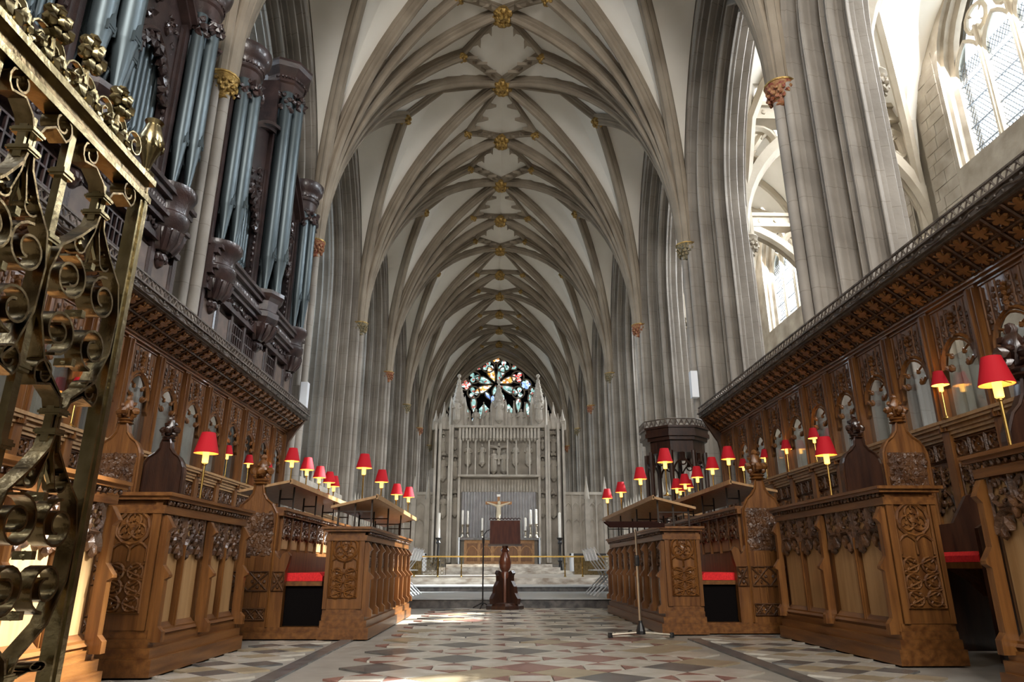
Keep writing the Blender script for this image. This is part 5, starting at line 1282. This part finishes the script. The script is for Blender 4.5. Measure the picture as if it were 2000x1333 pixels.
for i in range(9): ct.tube([(-.23 + .057 * i + .027 * math.cos(R(a)), .01, 1.375 + .022 * math.sin(R(a))) for a in range(0, 200, 33)], .007, 4)
part('openwork_crest', ct, 'oak_dark', lc)
mc = thing('microphone_stand', 'thin black microphone stand left of the lectern', 'stand', (-.22, 11.8, 0))
part('pole', MB().lathe([(.012, .05), (.012, 1.0), (.02, 1.0), (.02, 1.08), (.008, 1.09)], n=8), 'black', mc)
part('boom', MB().tube([(0, 0, 1.08), (.01, 0, 1.14), (.06, .01, 1.2), (.13, .02, 1.23)], .007, 6).tube([(.13, .02, 1.23), (.18, .02, 1.235)], .018, 8), 'black', mc)
for a in (20, 140, 260): part('leg', MB().tube([(0, 0, .09), (.2 * math.cos(R(a)), .2 * math.sin(R(a)), .01)], .009, 6), 'black', mc)
ms = thing('music_stand', 'music stand with dark desk and steel pole on flat brass feet', 'stand', (1.36, 7.0, 0))
part('pole', MB().lathe([(.014, .05), (.014, .66), (.02, .66), (.02, .70), (.010, .70), (.010, .98)], n=8), 'steel', ms)
part('clamp', MB().lathe([(.022, .64), (.026, .66), (.026, .72), (.018, .74)], n=8), 'black', ms); part('hub', MB().lathe([(.045, .03), (.045, .06), (.02, .13), (.018, .15)], n=10), 'black', ms)
for a in (180, -2, 100):
    part('leg', MB().tube([(0, 0, .045), (.29 * math.cos(R(a)), .29 * math.sin(R(a)), .025)], .011, 6), 'steel', ms); part('foot', MB().lathe([(.022, 0), (.024, .015), (.02, .045)], (.29 * math.cos(R(a)), .29 * math.sin(R(a)), 0), 8), 'black', ms)
part('desk_board', MB().hexa([(-.27, -.08, 1.0), (.27, -.08, 1.0), (.27, .26, 1.06), (-.27, .26, 1.06), (-.27, -.08, 1.015), (.27, -.08, 1.015), (.27, .26, 1.075), (-.27, .26, 1.075)]).box(-.27, .27, -.10, -.08, .995, 1.04), mat('music_desk', (.022, .010, .008), None, .8, spec=.0), ms)
# wire chairs nested at the ends of the sanctuary step
def chair_parts():
    out = {}
    out['seat'] = MB().hexa([(-.2, -.2, .43), (.2, -.2, .43), (.2, .2, .42), (-.2, .2, .42), (-.2, -.2, .445), (.2, -.2, .445), (.2, .2, .435), (-.2, .2, .435)]).mesh('seat', 'chrome')
    out['backrest'] = MB().hexa([(-.25, -.18, .6), (-.24, -.18, .6), (-.24, .18, .6), (-.25, .18, .6), (-.31, -.17, .8), (-.30, -.17, .8), (-.30, .17, .8), (-.31, .17, .8)]).mesh('backrest', 'chrome')
    for s in (-1, 1):
        out[f'leg{s}a'] = MB().tube([(.24, s * .2, 0), (-.02, s * .2, .43), (-.31, s * .2, .82)], .011, 6).mesh('leg', 'chrome'); out[f'leg{s}b'] = MB().tube([(-.28, s * .18, 0), (.17, s * .18, .43)], .011, 6).mesh('leg', 'chrome')
    return out
CH = chair_parts()
def chair(label, x, y, s):
    t = thing('folding_chair', label, 'chair', (x, y, .145), scale=(s, 1, 1), group='folding chairs beside the sanctuary step')
    for k, me_ in CH.items(): put('leg' if k.startswith('leg') else k, me_, t)
for i in range(4):
    chair(f'pale wire folding chair by the left front desk, {("first", "second", "third", "last")[i]} in its row', -1.74, 12.75 + .45 * i, -1)
    chair(f'pale wire folding chair by the right front desk, {("first", "second", "third", "last")[i]} in its row', 2.0, 12.75 + .45 * i, 1)
# ================================================================ TURRET, SIDE SCREENS, SPEAKERS
tu = thing('throne_canopy', 'dark openwork oak turret at the far end of the right stalls', 'canopy', (3.52, 13.62, 0))
R8 = .60
oct_ = [(R8 * math.cos(R(22.5 + 45 * i)), R8 * math.sin(R(22.5 + 45 * i))) for i in range(8)]
sc_ = lambda f: [(a * f, b * f) for a, b in oct_]
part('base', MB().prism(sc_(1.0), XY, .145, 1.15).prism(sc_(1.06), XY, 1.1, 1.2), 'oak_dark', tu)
mb = MB()
for f, z0, z1 in ((.96, 2.72, 2.95), (1.06, 2.95, 3.02), (1.14, 3.02, 3.10), (1.10, 3.10, 3.18), (1.16, 3.18, 3.22)): mb.prism(sc_(f), XY, z0, z1)
part('cornice', mb, 'oak_dark', tu)
for i in range(8):
    a, b = oct_[i]; a2, b2 = oct_[(i + 1) % 8]
    part('post', MB().lathe([(.045, 1.15), (.045, 2.75)], (a * .95, b * .95, 0), 8), 'oak_dark', tu)
    c = V((a + a2) / 2, (b + b2) / 2, 0) * .95; d = V(a2 - a, b2 - b, 0).normalized()
    pn = MB(); pn.tube([c + d * p + V(0, 0, q) for p, q in pointed(.36, 2.35, .25, 5)], .018, 4); cinqp = [c + V(0, 0, 2.55) + d * (.07 * math.cos(R(k))) + V(0, 0, .07 * math.sin(R(k))) for k in range(0, 360, 45)]; pn.tube(cinqp, .014, 4, closed=True)
    part('lower_bar', MB().tube([c - d * .2 + V(0, 0, 1.5), c + d * .2 + V(0, 0, 1.5)], .02, 4).tube([c + V(0, 0, 1.2), c + V(0, 0, 1.5)], .02, 4), 'oak_dark', tu); pn.tube([c + V(0, 0, 2.55), c + V(0, 0, 2.72)], .05, 4)
    part('tracery', pn, 'oak_dark', tu)
    cs = MB(); A_ = V(a, b, 0) * 1.14; B_ = V(a2, b2, 0) * 1.14
    for k in range(5):
        p0 = A_.lerp(B_, k / 5); p1 = A_.lerp(B_, (k + 1) / 5); m_ = (p0 + p1) / 2
        cs.tube([p0 + V(0, 0, 3.22), m_ + V(0, 0, 3.33)], .012, 4); cs.tube([p1 + V(0, 0, 3.22), m_ + V(0, 0, 3.33)], .012, 4); cs.ball(tuple(m_ + V(0, 0, 3.28)), .02, 5)
    cs.tube([A_ + V(0, 0, 3.345), B_ + V(0, 0, 3.345)], .014, 4); part('cresting', cs, 'cresting', tu)
# traceried stone screens between the piers beyond the stalls
def side_screen(s, k, label):
    y0, y1 = PY[k] + .75, PY[k + 1] - .75
    t = struct('trim_%d' % (50 + k + (10 if s > 0 else 0)), label, loc=(X0 + s * (W + .1), 0, 0))
    part('base', MB().box(-.1, .1, y0, y1, 0, 1.2), 'reredos', t); part('coping', MB().box(-.12, .12, y0, y1, 2.55, 2.7), 'reredos', t)
    n = 9
    for i in range(n + 1): yy = y0 + (y1 - y0) * i / n; part('mullion', MB().box(-.05, .05, yy - .03, yy + .03, 1.2, 2.55).lathe([(.06, 2.7), (.04, 2.85), (.0, 3.1)], (0, yy, 0), 5), 'reredos', t)
    for i in range(n): yy = y0 + (y1 - y0) * (i + .5) / n; part('tracery', MB().tube([(0, yy + a, b) for a, b in pointed((y1 - y0) / n * .9, 2.1, .35, 4)], .035, 4), 'reredos', t)
for k in (4, 5): 
    side_screen(-1, k, f'left traceried stone screen between the {"third and fourth" if k == 4 else "fourth and fifth"} piers'); side_screen(1, k, f'right traceried stone screen between the {"third and fourth" if k == 4 else "fourth and fifth"} piers')
for u, v, s, nm in ((570, 770, -1, 'left pier above the stall cresting'), (1398, 748, 1, 'right pier above the stall cresting')):
    t = thing('wall_speaker', f'small white column loudspeaker fixed to the {nm}', 'loudspeaker', (X0 + s * (W - .22), 15.8, 0))
    z = to_plane(u, v, 15.6)[1]; part('cabinet', MB().box(-.08, .08, -.09, .09, z - .32, z + .32), 'speaker', t); part('mount', MB().box(-.03, .03, .08, .25, z - .05, z + .05), 'speaker', t)
# dark cupboards at the sides of the sanctuary
for s, x_ in ((-1, -3.05), (1, 3.15)):
    t = thing('side_table', f'dark topped credence table at the {"left" if s < 0 else "right"} of the altar rail', 'table', (x_, 25.0, .395))
    part('top', MB().box(-.6, .6, -.3, .3, .62, .68), 'black', t); part('cloth', MB().box(-.5, .5, -.25, .25, 0, .62), 'brass_dark', t); part('edge_cloth', MB().box(.52 if s < 0 else -.6, .6 if s < 0 else -.52, -.31, .31, .1, .69), 'speaker', t)
